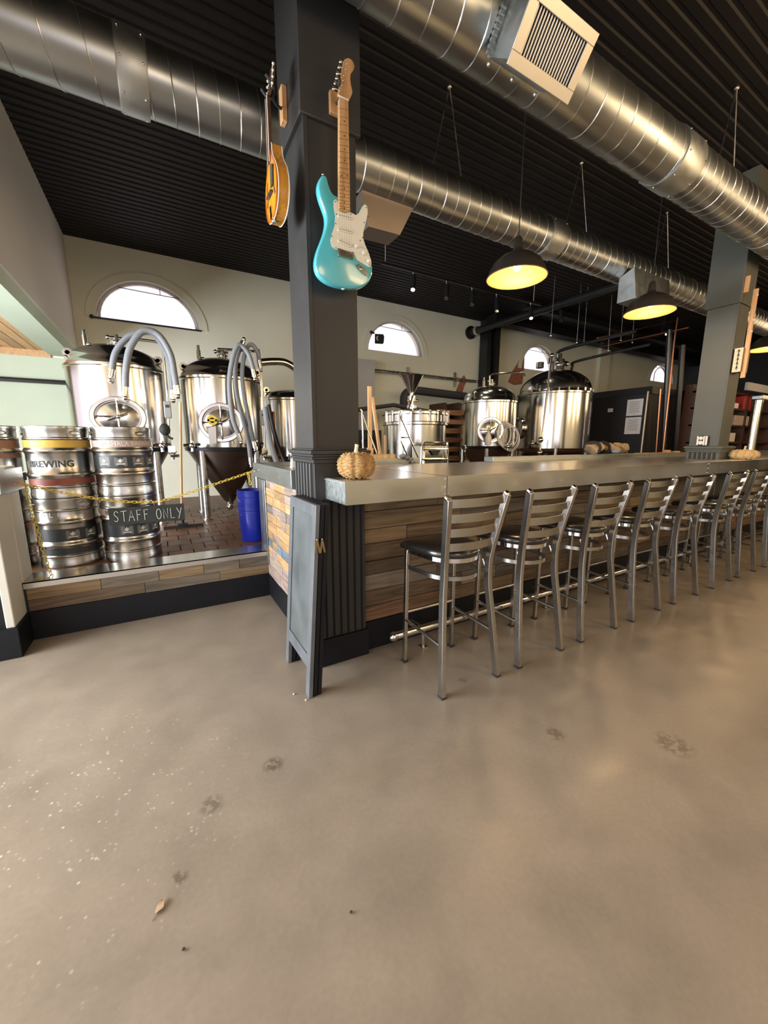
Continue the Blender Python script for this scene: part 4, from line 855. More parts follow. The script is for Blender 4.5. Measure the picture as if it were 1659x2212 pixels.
# brown wooden rack behind, between kettle and small tank
g = thing('wooden_rack', at(978, 980, y=5.9), 'reddish brown wooden rack between kettle and small tank', 'rack')
for k in range(7):
    q = MB(); a = at(962, 885+k*20, y=6.3); c = at(996, 895+k*20, y=6.3); q.box(a.x-.15, c.x+.2, 6.3, 6.8, a.z-.10, a.z); q.build('shelf_board', 'cardbrown', g)
for xx in (962, 994): q = MB(); a = at(xx, 870, y=6.32); q.box(a.x-.04, a.x+.04, 6.32, 6.8, ZP, a.z); q.build('upright', 'darkwood', g)
# grey cabinet by the column
q = MB(); q.box(3.45, 3.95, 7.28, 7.59, 1.62, 3.02); o = q.build('electrical_cabinet', 'greybox', bevel=.004); tag(o, 'tall grey cabinet on the back wall right of the near column', 'cabinet')
q = MB(); q.box(3.45, 4.0, 7.1, 7.28, ZP, 1.62); tag(q.build('dark_bin', 'blackbox'), 'black bin under the grey cabinet', 'bin')
# leaning hoses between tank 2 and column
for i, (a, c, r, m_) in enumerate((((572, 880), (598, 1000), .030, 'hose'), ((580, 875), (614, 998), .024, 'darkmetal'), ((590, 890), (604, 1003), .018, 'copper'))):
    q = MB(); q.tube(smoothpts([at(*a, y=4.6), at((a[0]+c[0])/2-4, (a[1]+c[1])/2, y=4.5), at(*c, y=4.3), at(*c, y=4.3)+Vector((.12, -.08, -.35)), Vector((at(*c, y=4.3).x+.18+.06*i, 4.15, ZP+.03))], 6), r, 10); tag(q.build('leaning_hose', m_), ['thick grey hose leaning left of the near column', 'dark hose with brass end leaning left of the near column', 'thin copper tube leaning left of the near column'][i], 'hose')
# shelf ledge & cloth behind the bar
g = thing('prep_shelf', (1.7, 3.3, 1.0), 'pink topped low shelf with metal front right behind the woven pumpkin', 'shelf')
q = MB(); q.box(1.45, 2.30, 3.28, 3.34, 1.10, 1.205); q.build('front', 'zincgrey', g); q = MB(); q.box(1.45, 2.02, 3.30, 3.42, 1.205, 1.245); q.build('board', 'paddle', g, bevel=.002); q = MB(); q.box(1.45, 2.3, 3.43, 3.47, ZP, 1.20); q.build('support', 'blackbox', g)
q = MB(); c = at(873, 985, y=3.27)
for dx, dz, s_ in ((0, 0, 1), (.05, -.015, .8), (.10, -.03, .7), (.13, -.06, .6)): q.ball((c.x+dx-.03, 3.25, c.z+dz), .035*s_, 10, (1.3, .7, .7))
tag(q.build('grey_rag', 'hose'), 'crumpled grey rag on the low shelf behind the bar', 'cloth')
# bag on the ledge
q = MB(); q.box(4.6, 6.15, 3.08, 3.5, ZP, 1.165); tag(q.build('back_bench', 'blackbox'), 'black bench behind the bar carrying the canvas bag', 'bench')
g = thing('canvas_bag', at(1310, 985, y=3.2), 'tan canvas bag with black straps lying behind the bar', 'bag')
for k, (u, v, sx) in enumerate(((1285, 968, .26), (1318, 970, .24), (1340, 966, .20))):
    q = MB(); c = at(u, v, y=3.2); n0 = len(q.v); q.ball(c, .11, 20, (sx*6, .9, .62)); q.v = [(p[0]+.02*math.sin(p[2]*70+p[1]*40+k), p[1]+.015*math.sin(p[0]*30), p[2]+.022*math.sin(p[0]*23+k*2)+.010*math.sin(p[0]*61)) for p in q.v]; q.build('canvas_fold', 'canvas', g)
q = MB()
for u in (1278, 1298): c = at(u, 968, y=3.2); q.tube([(c.x+.02, c.y+.11*math.cos(a), c.z+.078*math.sin(a)) for a in [2*PI*i/20 for i in range(20)]], 0, sq=(.004, .02), closed=True)
q.build('strap', 'rubber', g)
q = MB(); c = at(1350, 978, y=3.15); q.tube([c+Vector((-.1, 0, .05)), c+Vector((0, 0, .04)), c+Vector((.05, 0, 0)), c+Vector((0, 0, -.03)), c+Vector((-.1, 0, -.02))], .012, 8); q.build('cord_loop', 'canvas', g)
q = MB(); c = at(1330, 975, y=3.1); q.ball(c, .05, 12, (2, .8, .7)); q.build('blue_cloth', 'bluecloth', g)
# orange wooden tray
q = MB(); q.box(6.2, 8.2, 3.25, 3.6, ZP, 1.17); tag(q.build('back_cabinet', 'darkwood'), 'dark low cabinet under the wooden board behind the bar', 'cabinet')
g = thing('wooden_tray', at(1440, 982, y=3.3), 'orange wooden board with small items left of the far column', 'tray')
a = at(1398, 981, y=3.3); c = at(1476, 979, y=3.3); q = MB(); q.box(a.x, c.x, 3.2, 3.5, 1.17, 1.20); q.build('board', 'pine', g, bevel=.003)
q = MB(); q.box(a.x+.5, a.x+.62, 3.25, 3.32, 1.20, 1.245); q.box(a.x+.75, a.x+.95, 3.25, 3.32, 1.20, 1.225); q.build('block', 'pine', g)
# ------------------------------------------------------------------ black walk in cooler
g = thing('walk_in_cooler', (8.8, 4.3, ZP), 'black walk-in cooler with two printed notices right of the widest vessel', 'cooler')
q = MB(); q.box(8.8, 12.5, 4.42, 7.5, ZP, 2.49); q.build('body', 'blackbox', g, smooth=False); q = MB(); q.box(8.77, 12.5, 4.38, 7.5, 2.36, 2.50); q.build('header', 'pipeblack', g)
for k, (za, zb2) in enumerate(((1.93, 2.27), (1.55, 1.90))):
    q = MB(); q.box(8.780, 8.790, 4.50, 4.82, za, zb2); n_ = q.build('notice', 'paper', g)
    q = MB()
    for j in range(7): q.box(8.778, 8.7795, 4.55+.01*(j % 3), 4.77-.012*(j % 2), zb2-.06-j*.035, zb2-.05-j*.035)
    q.build('print_lines', 'hose', n_)
q = MB(); q.box(8.78, 8.79, 5.12, 5.23, 2.04, 2.12); q.build('small_label', 'paper', g)
q = MB(); q.cyl((8.76, 4.42, ZP), (8.76, 4.42, 2.40), .02, 10); q.build('door_edge_strip', mat('tan_strip', (.30, .25, .2), .4, .6), g)
# ------------------------------------------------------------------ back bar at the far right
g = thing('back_bar_shelf', (11.0, 4.2, 0), 'dark wooden back bar shelving beyond the far column', 'shelf')
q = MB(); q.box(10.0, 16.5, 4.15, 4.30, 0, 2.6); q.build('back_panel', 'darkwood', g)
for z in (1.35, 1.72, 2.08, 2.42): q = MB(); q.box(10.0, 16.5, 3.75, 4.15, z, z+.035); q.build('shelf_board', 'darkwood', g)
for x in (10.0, 11.7, 13.4): q = MB(); q.box(x, x+.05, 3.75, 4.15, 0, 2.5); q.build('upright', 'darkwood', g)
for i, (u, v, w_, h_, m_, lab) in enumerate(((1623, 856, .16, .30, 'redbox', 'bright red package on the upper back bar shelf'), (1608, 905, .30, .22, 'pinkband', 'pale carton on the middle back bar shelf'), (1592, 862, .2, .12, 'paper', 'white label box on the back bar shelf'), (1588, 936, .12, .20, 'silverprint', 'small silver item on the low back bar shelf'))):
    c = at(u, v, y=3.74)
    zb_ = max([zz+.036 for zz in (1.35, 1.72, 2.08) if zz+.036 <= c.z] or [1.386]); q = MB(); q.box(c.x-w_*1.3, c.x+w_*1.3, 3.78, 3.98, zb_, zb_+min(h_, .30)); tag(q.build('carton', m_, bevel=.01), lab, 'box')
q = MB(); a = at(1610, 828, y=3.6); q.box(a.x, a.x+2.6, 3.55, 3.60, a.z-.14, a.z+.02); tag(q.build('menu_board', 'greybox'), 'grey menu strip above the back bar', 'sign')
g = thing('beer_tower', at(1628, 990, y=2.9), 'steel draft tap tower at the right edge behind the bar', 'tap tower')
q = MB(); a = at(1626, 940, y=3.0); c = at(1637, 862, y=3.0); q.cyl((a.x, 3.0, 1.16), (a.x, 3.0, c.z), .075, 24); q.build('column_tube', 'steel', g)
q = MB(); q.box(a.x-.11, a.x+.95, 2.92, 3.08, c.z-.02, c.z+.07); q.build('head', 'zincgrey', g, bevel=.02)
for k in range(3): q = MB(); q.tube([(a.x+.25+.25*k, 2.9, c.z), (a.x+.25+.25*k, 2.82, c.z-.05), (a.x+.25+.25*k, 2.8, c.z-.20)], .015, 8); q.build('tap', 'white', g)
# ------------------------------------------------------------------ kegs
def kegmesh():
    p = [(.165, .035), (.170, .012), (.196, .0), (.202, .004), (.203, .030), (.199, .045), (.199, .075), (.205, .083), (.205, .090), (.199, .098), (.199, .150)]
    p += [(.204, .160), (.2105, .170), (.2105, .178), (.204, .188), (.200, .196), (.200, .330), (.204, .338), (.2105, .348), (.2105, .356), (.204, .366), (.199, .376), (.199, .430), (.205, .437), (.205, .444), (.199, .452), (.199, .495), (.203, .51), (.202, .528), (.196, .532), (.188, .528), (.187, .470), (.15, .480), (.06, .495), (.06, .51), (.001, .51)]
    return p
KEG = kegmesh()
def band(par, cx, cy, z0, z1, m_, r=.2015, name='band', a0=-PI, a1=0., lab=None):
    q = MB(); q.lathe([(r, z0), (r, z1)], (cx, cy, 0), 40, None, a0, a1); return q.build(name, m_, par, label=lab)
def wraptext(par, txt, size, cx, cy, ang, z, m_, name='lettering', r=.2025, sx=1., off=0):
    vs, fs = text_mesh(txt, size, off=off); g_ = wrapfn(cx, cy, r, ang, z); q = MB(); q.add([g_((v.x*sx, v.y, v.z)) for v in vs], fs); return q.build(name, m_, par, smooth=False)
def badge(par, cx, cy, ang, z, r=.2022):
    g_ = wrapfn(cx, cy, r, ang, z); q = MB(); o = []; w_, h_, c_ = .042, .034, .008
    for ccx, ccy, s0 in ((w_-c_, h_-c_, 0), (-w_+c_, h_-c_, 1), (-w_+c_, -h_+c_, 2), (w_-c_, -h_+c_, 3)):
        for k in range(4): a = s0*PI/2+k*PI/6; o.append((ccx+c_*math.cos(a), ccy+c_*math.sin(a), .0006))
    q.add([g_(p) for p in o]+[g_((0, 0, .0006))], [(i, (i+1) % 16, 16) for i in range(16)]); bd = q.build('badge', 'badge', par, smooth=False)
    q = MB(); w2 = .028
    for tri in (((-.018, .004), (.002, .028), (.004, .004)), ((-.020, .004), (.004, .004), (.000, -.008)), ((.004, .004), (.022, .013), (.000, -.007)), ((.001, .012), (.016, .024), (.006, .006))):
        q.add([g_((x, y, .0014)) for x, y in tri], [(0, 1, 2)])
    q.add([g_((x, y, .0014)) for x, y in ((-w2, -.013), (w2, -.013), (w2, -.021), (-w2, -.021))], [(0, 1, 2, 3)]); q.build('bird_emblem', 'silverprint', bd, smooth=False)
def keg(cx, cy, z, label, deco):
    t = thing('beer_keg', (cx, cy, z), label, 'keg', 'stacked steel kegs on the platform')
    q = MB(); q.lathe([(r, h+z) for r, h in KEG], (cx, cy, 0), 48); q.build('shell', 'keg', t)
    for a in (.75, .75+PI*2/3, .75-PI*2/3):      # hand holes
        g_ = wrapfn(cx, cy, .2035, a, z+.482); q = MB(); pts = [(.038*math.cos(k*PI/8)*(1), .013*math.sin(k*PI/8), 0) for k in range(16)]
        q.tube([g_(p) for p in pts], .004, 6, closed=True); h_ = q.build('hand_hole', 'keg', t)
        q = MB(); q.add([g_((x, y, -.0015)) for x, y, _ in pts]+[g_((0, 0, -.0012))], [(i, (i+1) % 16, 16) for i in range(16)]); q.build('opening', 'steeldull', h_, smooth=False)
    deco(t, cx, cy, z); return t
def dA(t, x, y, z): band(t, x, y, z+.375, z+.430, 'yellowband', .2015, 'yellow_band'); band(t, x, y, z+.10, z+.148, 'redband', .2015, 'red_band'); wraptext(t, 'BREWING', .066, x, y, -.16, z+.235, 'ink', off=.0018)
def dB(t, x, y, z):
    band(t, x, y, z+.378, z+.428, 'pinkband', .2015, 'pale_band'); wraptext(t, 'NANTAHALA BREWING', .045, x, y, .15, z+.388, 'silverprint')
    band(t, x, y, z+.215, z+.315, 'blackband', .2015, 'black_band')
    for a in (-.62, -.05, .55, 1.1): badge(t, x, y, a, z+.266)
def dC(t, x, y, z):
    wraptext(t, 'A  L  E', .05, x, y, -.35, z+.395, 'silverprint'); band(t, x, y, z+.10, z+.146, 'blackband', .2015, 'black_band'); band(t, x, y, z+.205, z+.30, 'blackband', .2015, 'black_band')
    for a in (.25, .85): badge(t, x, y, a, z+.252)
def dD(t, x, y, z):
    band(t, x, y, z+.378, z+.43, 'pinkband', .2015, 'pale_band'); wraptext(t, 'BREWING  NANTAHALA', .042, x, y, .25, z+.390, 'ink')
    band(t, x, y, z+.205, z+.315, 'blackband', .2015, 'black_band')
    for a in (-.1, .45, 1.0): badge(t, x, y, a, z+.26)
def dE(t, x, y, z): band(t, x, y, z+.30, z+.43, 'rustband', .2015, 'brown_band'); band(t, x, y, z+.13, z+.19, 'blackband', .2115, 'black_band')
keg(-.69, 3.865, ZP, 'lower keg of the stack marked with a black band, left of centre stack', dC)
keg(-.685, 3.865, ZP+.533, 'upper keg with a yellow band and stencilled BREWING', dA)
keg(-.268, 3.80, ZP, 'lower keg behind the STAFF ONLY sign', dD)
keg(-.268, 3.80, ZP+.533, 'upper keg with a black badge band above the STAFF ONLY sign', dB)
keg(-1.125, 3.93, ZP, 'lower keg at the left edge, hidden by the post', lambda *a: None)
keg(-1.125, 3.93, ZP+.533, 'upper keg with a brown band at the left edge', dE)
# ------------------------------------------------------------------ chain and sign
ch = thing('barrier_chain', (.70, 3.40, 1.11), 'yellow plastic chain strung across the platform opening', 'chain')
cp = smoothpts([(-.83, 3.40, 1.09), (-.70, 3.39, 1.045), (-.454, 3.385, .969), (-.265, 3.385, .928), (-.12, 3.385, .915), (-.027, 3.385, .918), (.203, 3.385, .979), (.414, 3.385, 1.043), (.66, 3.395, 1.117)], 30)
lk = MB(); a_, b_ = .0165, .0085
lk.tube([((a_-b_ if c_ > 0 else -a_+b_)+b_*math.cos(t_), b_*math.sin(t_), 0) for c_, t_ in [(1, -PI/2+PI*k/6) for k in range(7)]+[(-1, PI/2+PI*k/6) for k in range(7)]], .0028, 6, closed=True)
link0 = lk.build('chain_link', 'yellow', None)
def chain(parent, pts, first):
    L = 0; acc = 0; out = []; step = .026
    for a, c in zip(pts, pts[1:]):
        seg = (c-a).length; 
        while acc+seg >= L:
            out.append((a+(c-a)*((L-acc)/max(seg, 1e-9)), (c-a).normalized())); L += step
        acc += seg
    for i, (p, d_) in enumerate(out):
        o = link0 if (first and i == 0) else link0.copy()
        if not (first and i == 0): COL.objects.link(o)
        o.parent = parent; o.matrix_parent_inverse = wm(parent).inverted()
        q = d_.to_track_quat('X', 'Z'); o.location = p; o.rotation_euler = (q @ Matrix.Rotation(PI/2*(i % 2)+.4, 3, 'X').to_quaternion()).to_euler()
chain(ch, cp, True)
q = MB(); q.tube([(.705, 3.38, 1.128), (.675, 3.39, 1.118), (.668, 3.39, 1.130), (.69, 3.385, 1.135)], .003, 6); q.ball((.706, 3.38, 1.128), .007); q.build('snap_hook', 'chrome', ch)
q = MB(); q.tube([(-.86, 3.39, 1.095), (-.83, 3.40, 1.092)], .003, 6); q.build('eye_hook', 'chrome', ch)
ch2 = thing('loose_chain', (-.76, 3.42, ZP), 'slack yellow chain hanging down the left post to the platform', 'chain')
chain(ch2, smoothpts([(-.805, 3.405, 1.07), (-.80, 3.41, .95), (-.785, 3.41, .80), (-.77, 3.415, .60), (-.755, 3.42, .47), (-.750, 3.42, .425), (-.79, 3.42, .420), (-.84, 3.43, .420)], 12), False)
ch3 = thing('chain_tail', (.66, 3.36, 1.1), 'short loose end of yellow chain by the return counter hook', 'chain')
chain(ch3, [Vector((.618, 3.375, 1.10)), Vector((.625, 3.372, 1.05)), Vector((.632, 3.370, 1.00))], False)
sg = thing('staff_only_sign', (-.13, 3.39, .78), 'black hanging chalk sign reading STAFF ONLY', 'sign')
A = Vector((-.372, 3.372, .760)); Bv = Vector((.118, 3.372, .755)); dd = (Bv-A); ux = dd.normalized(); uz = Vector((0, 0, 1)); W_, H_ = dd.length, .125
q = MB(); q.prism([A, A+ux*W_, A+ux*W_+uz*(H_+.006), A+uz*H_], (0, .010, 0)); q.build('board', 'signb', sg, bevel=.001)
STROKES = {'S': [[(.85, .85), (.6, 1), (.3, .95), (.15, .75), (.35, .55), (.65, .42), (.75, .2), (.5, .02), (.1, .1)]], 'T': [[(0, .95), (1, 1)], [(.5, .97), (.45, 0)]], 'A': [[(0, 0), (.5, 1), (.95, 0)], [(.2, .38), (.8, .38)]],
           'F': [[(.2, 0), (.2, 1), (.9, 1)], [(.2, .55), (.75, .58)]], 'O': [[(.5+.42*math.cos(t_), .5+.5*math.sin(t_)) for t_ in [2*PI*k/14 for k in range(15)]]], 'N': [[(.1, 0), (.12, 1), (.85, 0), (.9, 1)]],
           'L': [[(.15, 1), (.15, 0), (.85, .03)]], 'Y': [[(.05, 1), (.48, .5)], [(.95, 1), (.3, -.1)]]}
x = .028; q = MB()
for chh in 'STAFF ONLY':
    if chh == ' ': x += .036; continue
    wdt = .036
    for st_ in STROKES[chh]:
        pts = [A+ux*(x+px*wdt)+uz*(.024+pz*.078)+Vector((0, -.0012, 0)) for px, pz in st_]; q.tube(pts, 0, sq=(.0018, .0018))
    x += .0465
q.build('chalk_lettering', 'chalkw', sg, smooth=False)
q = MB(); q.tube([A+ux*.29+uz*H_, A+ux*.29+uz*(H_+.03)], .002, 6); q.build('hook', 'chrome', sg)
# ------------------------------------------------------------------ squeegee, buckets
g = thing('floor_squeegee', (.15, 4.82, ZP), 'floor squeegee with wooden pole standing between the tanks', 'squeegee')
q = MB(); q.cyl((.135, 4.80, ZP+.07), (.225, 4.86, 1.79), .013, 12); q.build('pole', 'paddle', g)
q = MB(); q.box(-.05, .35, 4.79, 4.815, ZP+.0, ZP+.035); q.box(.09, .19, 4.775, 4.83, ZP+.035, ZP+.055); q.tube([(.14, 4.80, ZP+.04), (.137, 4.80, ZP+.13)], .018, 10); q.build('blade', 'rubber', g)
def bucket(z, label):
    g = thing('bucket', (.735, 3.87, z), label, 'bucket', 'nested blue buckets'); c = (.735, 3.87, z)
    q = MB(); q.lathe([(.118, 0), (.124, .01), (.138, .285), (.145, .287), (.145, .30), (.138, .303), (.140, .33), (.146, .332), (.146, .342), (.139, .344), (.142, .368), (.136, .368), (.118, .02), (.001, .012)], c, 40); q.build('pail', 'bluepl', g)
    q = MB(); q.tube([(c[0]-.147*math.cos(t_), c[1]-.10*math.sin(t_), z+.315-.10*math.sin(t_)) for t_ in [PI*k/16 for k in range(17)]], .0025, 6); q.build('wire_handle', 'steeldull', g)
bucket(ZP+.001, 'lower blue bucket nested under another beside the return counter'); bucket(ZP+.13, 'upper blue bucket nested inside the lower one')
# ------------------------------------------------------------------ turquoise electric guitar
GY = 1.975
def gp(L, y): return [at(540+a/3.686, 80+c/3.686, y=y) for a, c in L]
gt = thing('electric_guitar', at(745, 620, y=2.0), 'turquoise electric guitar with ivory pickguard on the near column', 'guitar')
body = [(712, 1275), (690, 1262), (660, 1240), (637, 1195), (622, 1140), (607, 1102), (580, 1096), (556, 1125), (544, 1170), (545, 1215), (560, 1280), (585, 1350), (604, 1410), (608, 1470), (594, 1545), (565, 1625), (537, 1700), (522, 1780), (530, 1850), (560, 1905), (615, 1950), (690, 1980), (760, 1994), (830, 1998), (890, 1990), (942, 1957), (972, 1900), (978, 1830), (962, 1760), (936, 1690), (913, 1620), (906, 1560), (916, 1490), (940, 1430), (944, 1380), (935, 1338), (914, 1325), (893, 1343), (872, 1385), (845, 1412), (800, 1405), (760, 1380), (720, 1360)]
bp_ = smoothpts(gp(body, GY), 3, True)
q = MB(); q.prism(bp_, (0, .044, 0), .010, .009); q.build('body', 'teal', gt, ang=50)
pg = [(682, 1292), (668, 1300), (668, 1350), (680, 1420), (676, 1500), (655, 1560), (641, 1615), (650, 1665), (680, 1690), (702, 1692), (760, 1700), (822, 1715), (850, 1770), (895, 1800), (938, 1828), (958, 1832), (967, 1795), (948, 1725), (918, 1655), (900, 1600), (903, 1550), (925, 1465), (937, 1405), (935, 1350), (914, 1330), (893, 1352), (868, 1400), (845, 1418), (800, 1395), (715, 1370), (698, 1310)]
q = MB(); q.prism(gp(pg, GY-.003), (0, .003, 0)); q.build('pickguard', 'ivory', gt, smooth=False)
q = MB()
for (a, c) in ((680, 1310), (690, 1410), (682, 1485), (652, 1585), (684, 1680), (805, 1410), (928, 1358), (940, 1430), (910, 1477), (897, 1597), (878, 1620), (822, 1715), (950, 1815)): q.ball(gp([(a, c)], GY-.004)[0], .0028, 6)
q.build('pickguard_screw', 'darkmetal', gt, kind='stuff')
def rot_bar(cx, cy, w_, h_, an, y, d): # rounded bar in guitar plane, in zoom pixels
    out = []
    for k in range(16):
        t_ = 2*PI*k/16; sx = math.copysign(1, math.cos(t_)); px = sx*(w_/2-h_/2)+h_/2*math.cos(t_); py = h_/2*math.sin(t_)
        out.append((cx+px*math.cos(an)-py*math.sin(an), cy+px*math.sin(an)+py*math.cos(an)))
    return out
for (a, c, an) in ((758, 1428, .24), (758, 1537, .24), (758, 1637, .42)):
    q = MB(); q.prism(gp(rot_bar(a, c, 122, 33, an, 0, 0), GY-.009), (0, .007, 0)); pk = q.build('pickup', 'ivory', gt, bevel=.001)
    q = MB()
    for k in range(6): t_ = (k-2.5)*17; q.ball(gp([(a+t_*math.cos(an), c+t_*math.sin(an))], GY-.0095)[0], .0022, 6)
    q.build('pole_pieces', 'darkmetal', pk)
for (a, c) in ((845, 1668), (903, 1722), (942, 1785)):
    p_ = gp([(a, c)], GY-.004)[0]; q = MB(); q.lathe([(.012, 0), (.0125, .003), (.009, .006), (.0085, .016), (.001, .017)], p_, 16, Matrix.Rotation(PI/2, 3, 'X')); q.build('knob', 'ivory', gt)
q = MB(); q.tube(gp([(885, 1625), (915, 1672)], GY-.010), .0015, 6); q.ball(gp([(917, 1674)], GY-.012)[0], .005, 8); q.build('selector_switch', 'ivory', gt)
q = MB(); q.prism(gp([(700, 1678), (826, 1720), (828, 1772), (702, 1742)], GY-.008), (0, .008, 0)); q.build('bridge', 'steeldull', gt, bevel=.001)
q = MB()
for k in range(6):
    a = 711+k*20; q.tube(gp([(a, 1690+k*7), (a, 1738+k*6)], GY-.011), .0035, 6)
q.build('saddles', 'steel', gt)
q = MB(); q.prism(gp([(846, 1815), (862, 1803), (905, 1830), (925, 1850), (942, 1895), (925, 1900), (890, 1870), (862, 1845)], GY-.004), (0, .004, 0)); q.ball(gp([(885, 1845)], GY-.004)[0], .009, 10, (1, .4, 1)); q.build('jack_plate', 'steeldull', gt)
neck = [(711, 478), (786, 495), (800, 1385), (760, 1392), (709, 1370)]
q = MB(); q.prism(gp(neck, GY-.016), (0, .022, 0)); q.build('neck', 'maple', gt, bevel=.004)
q = MB(); zz0, zz1 = 500, 1370
for k in range(1, 22):
    f_ = 1-2**(-k/12.); zy = zz0+(zz1-zz0)*f_/(1-2**(-21/12.))
    xl = 711-(zy-480)*.003; xr = 787+(zy-490)*.0146; q.tube(gp([(xl, zy-4), (xr, zy+11)], GY-.0165), .0009, 5)
q.build('fret', 'fret', gt, kind='stuff')
q = MB()
for k in (3, 5, 7, 9, 12, 15, 17, 19, 21):
    f_ = 1-2**(-(k-.5)/12.); zy = zz0+(zz1-zz0)*f_/(1-2**(-21/12.))
    for dx in ((-22, 22) if k == 12 else (0,)): q.ball(gp([(752+dx, zy+4)], GY-.0165)[0], .0032, 8, (1, .3, 1))
q.build('inlay_dot', 'dot', gt, kind='stuff')
q = MB()
for k in range(6): q.tube([gp([(722+k*11.5, 480+k*2)], GY-.019)[0], gp([(713+k*20, 1700+k*6)], GY-.014)[0]], .0004, 4)
q.build('strings', 'steel', gt)
hs = [(706, 462), (703, 440), (712, 395), (724, 330), (736, 250), (743, 200), (755, 175), (780, 165), (808, 178), (826, 205), (833, 235), (825, 262), (805, 288), (800, 330), (806, 385), (817, 435), (806, 470), (787, 497), (745, 488)]
q = MB(); q.prism(smoothpts(gp(hs, GY-.006), 2, True), (0, .014, 0)); q.build('headstock', 'maple', gt, bevel=.002)
q = MB(); q.tube(gp([(707, 466), (786, 505)], GY-.018), .003, 6); q.build('nut', 'ivory', gt)
for k, (a, c) in enumerate(((720, 193), (708, 237), (695, 287), (688, 325), (677, 365), (664, 408))):
    p1_, p2_ = gp([(a, c)], GY+.006)[0], gp([(a+42, c+14)], GY+.006)[0]; q = MB(); q.tube([p1_, p2_], .003, 6); q.ball(p1_, .0075, 8, (1, .7, 1.2)); q.ball(gp([(a+52, c+20)], GY-.010)[0], .004, 8); q.build('tuning_peg', 'chrome', gt)
q = MB(); q.ball(gp([(578, 1094)], GY+.022)[0], .006, 8); q.ball(gp([(740, 1992)], GY+.022)[0]+Vector((0, 0, -.008)), .008, 8); q.build('strap_button', 'chrome', gt)
# its hanger
hg = thing('guitar_hanger', at(722, 225, y=2.07), 'wooden block hanger holding the turquoise guitar', 'hanger')
p0, p1 = at(712, 193, y=2.06), at(742, 250, y=2.06); q = MB(); q.box(p0.x, p0.x+.075, 2.055, 2.079, p1.z-.01, p0.z); q.build('block', 'pine', hg, bevel=.003)
q = MB(); q.tube([(p0.x+.035, 2.06, p0.z-.05), (p0.x+.035, 2.0, p0.z-.05), (p0.x+.012, 1.975, p0.z-.04), (p0.x+.005, 1.95, p0.z-.03)], .007, 8); q.build('yoke', 'rubber', hg)
# ------------------------------------------------------------------ mandolin on the left face
mt = thing('mandolin', (.62, 2.18, 2.45), 'orange sunburst mandolin hanging on the left side of the near column', 'mandolin')
def sunburst():
    m, N, L, b = newmat('sunburst_lacquer'); b.inputs['Roughness'].default_value = .22; b.inputs['Coat Weight'].default_value = .5
    tc = N.new('ShaderNodeTexCoord'); mp = N.new('ShaderNodeMapping'); mp.inputs['Location'].default_value = (0, -2.18*7.2, -2.60*5.4); mp.inputs['Scale'].default_value = (0.01, 7.2, 5.4)
    g_ = N.new('ShaderNodeTexGradient'); g_.gradient_type = 'SPHERICAL'; r = N.new('ShaderNodeValToRGB'); e = r.color_ramp.elements
    e[0].position = .02; e[0].color = (.02, .008, .004, 1); e[1].position = .45; e[1].color = (.80, .30, .02, 1); n_ = r.color_ramp.elements.new(.18); n_.color = (.30, .06, .008, 1)
    L.new(tc.outputs['Object'], mp.inputs[0]); L.new(mp.outputs[0], g_.inputs[0]); L.new(g_.outputs['Fac'], r.inputs[0]); L.new(r.outputs[0], b.inputs['Base Color']); return m
M['sunburst'] = sunburst(); M['amber'] = woodmat('amber_side', (.40, .17, .02), (.62, .30, .05), 'z', .25)
half = [(.001, .0), (.045, .004), (.085, .025), (.112, .06), (.123, .105), (.118, .155), (.098, .20), (.070, .235), (.045, .265), (.030, .30), (.024, .33)]
yc0, z0_ = 2.18, 2.468
ol = [(.598, yc0-w_, z0_+h_) for w_, h_ in half]+[(.598, yc0+w_, z0_+h_) for w_, h_ in reversed(half[1:])]
ol = smoothpts(ol, 2, True)
q = MB(); q.prism(ol, (.052, 0, 0)); q.build('sides', 'amber', mt)
q = MB(); q.prism([(p.x-.001, p.y, p.z) for p in ol], (-.004, 0, 0)); q.build('soundboard', 'sunburst', mt)
for xx in (.5985, .650): q = MB(); q.tube([(xx, p.y, p.z) for p in ol], .0028, 6, closed=True); q.build('binding', 'ivory', mt)
q = MB(); q.prism([(.588, yc0-.016, 2.72), (.588, yc0+.016, 2.72), (.590, yc0+.013, 3.0), (.590, yc0-.013, 3.0)], (.018, 0, 0)); q.build('neck', 'darkwood', mt, bevel=.002)
q = MB(); q.tube([(.5875, yc0-.0165, 2.72), (.5895, yc0-.0135, 3.0)], .002, 5); q.tube([(.5875, yc0+.0165, 2.72), (.5895, yc0+.0135, 3.0)], .002, 5); q.build('neck_binding', 'ivory', mt)
q = MB(); q.prism([(.594, yc0-.022, 3.0), (.594, yc0+.022, 3.0), (.612, yc0+.034, 3.06), (.622, yc0+.028, 3.14), (.628, yc0, 3.15), (.622, yc0-.028, 3.14), (.612, yc0-.034, 3.06)], (.012, 0, 0)); q.build('headstock', 'darkwood', mt)
for k in range(4):
    for s_ in (-1, 1): q = MB(); z = 3.03+.027*k; q.tube([(.610+.1*(z-3.03), yc0+s_*.03, z), (.608+.1*(z-3.03), yc0+s_*.05, z)], .002, 6); q.ball((.608+.1*(z-3.03), yc0+s_*.052, z), .006, 8); q.build('tuning_peg', 'ivory', mt)
for s_ in (-1, 1):
    q = MB(); q.tube(smoothpts([(.592, yc0+s_*.05, 2.66), (.592, yc0+s_*.062, 2.635), (.592, yc0+s_*.06, 2.59), (.592, yc0+s_*.075, 2.555)], 4), 0, sq=(.0015, .005)); q.build('sound_hole', 'ink', mt)
q = MB(); q.prism([(.585, yc0-.03, 2.70), (.585, yc0-.07, 2.68), (.585, yc0-.06, 2.60), (.585, yc0-.02, 2.60)], (.004, 0, 0)); q.build('pickguard', 'ink', mt)
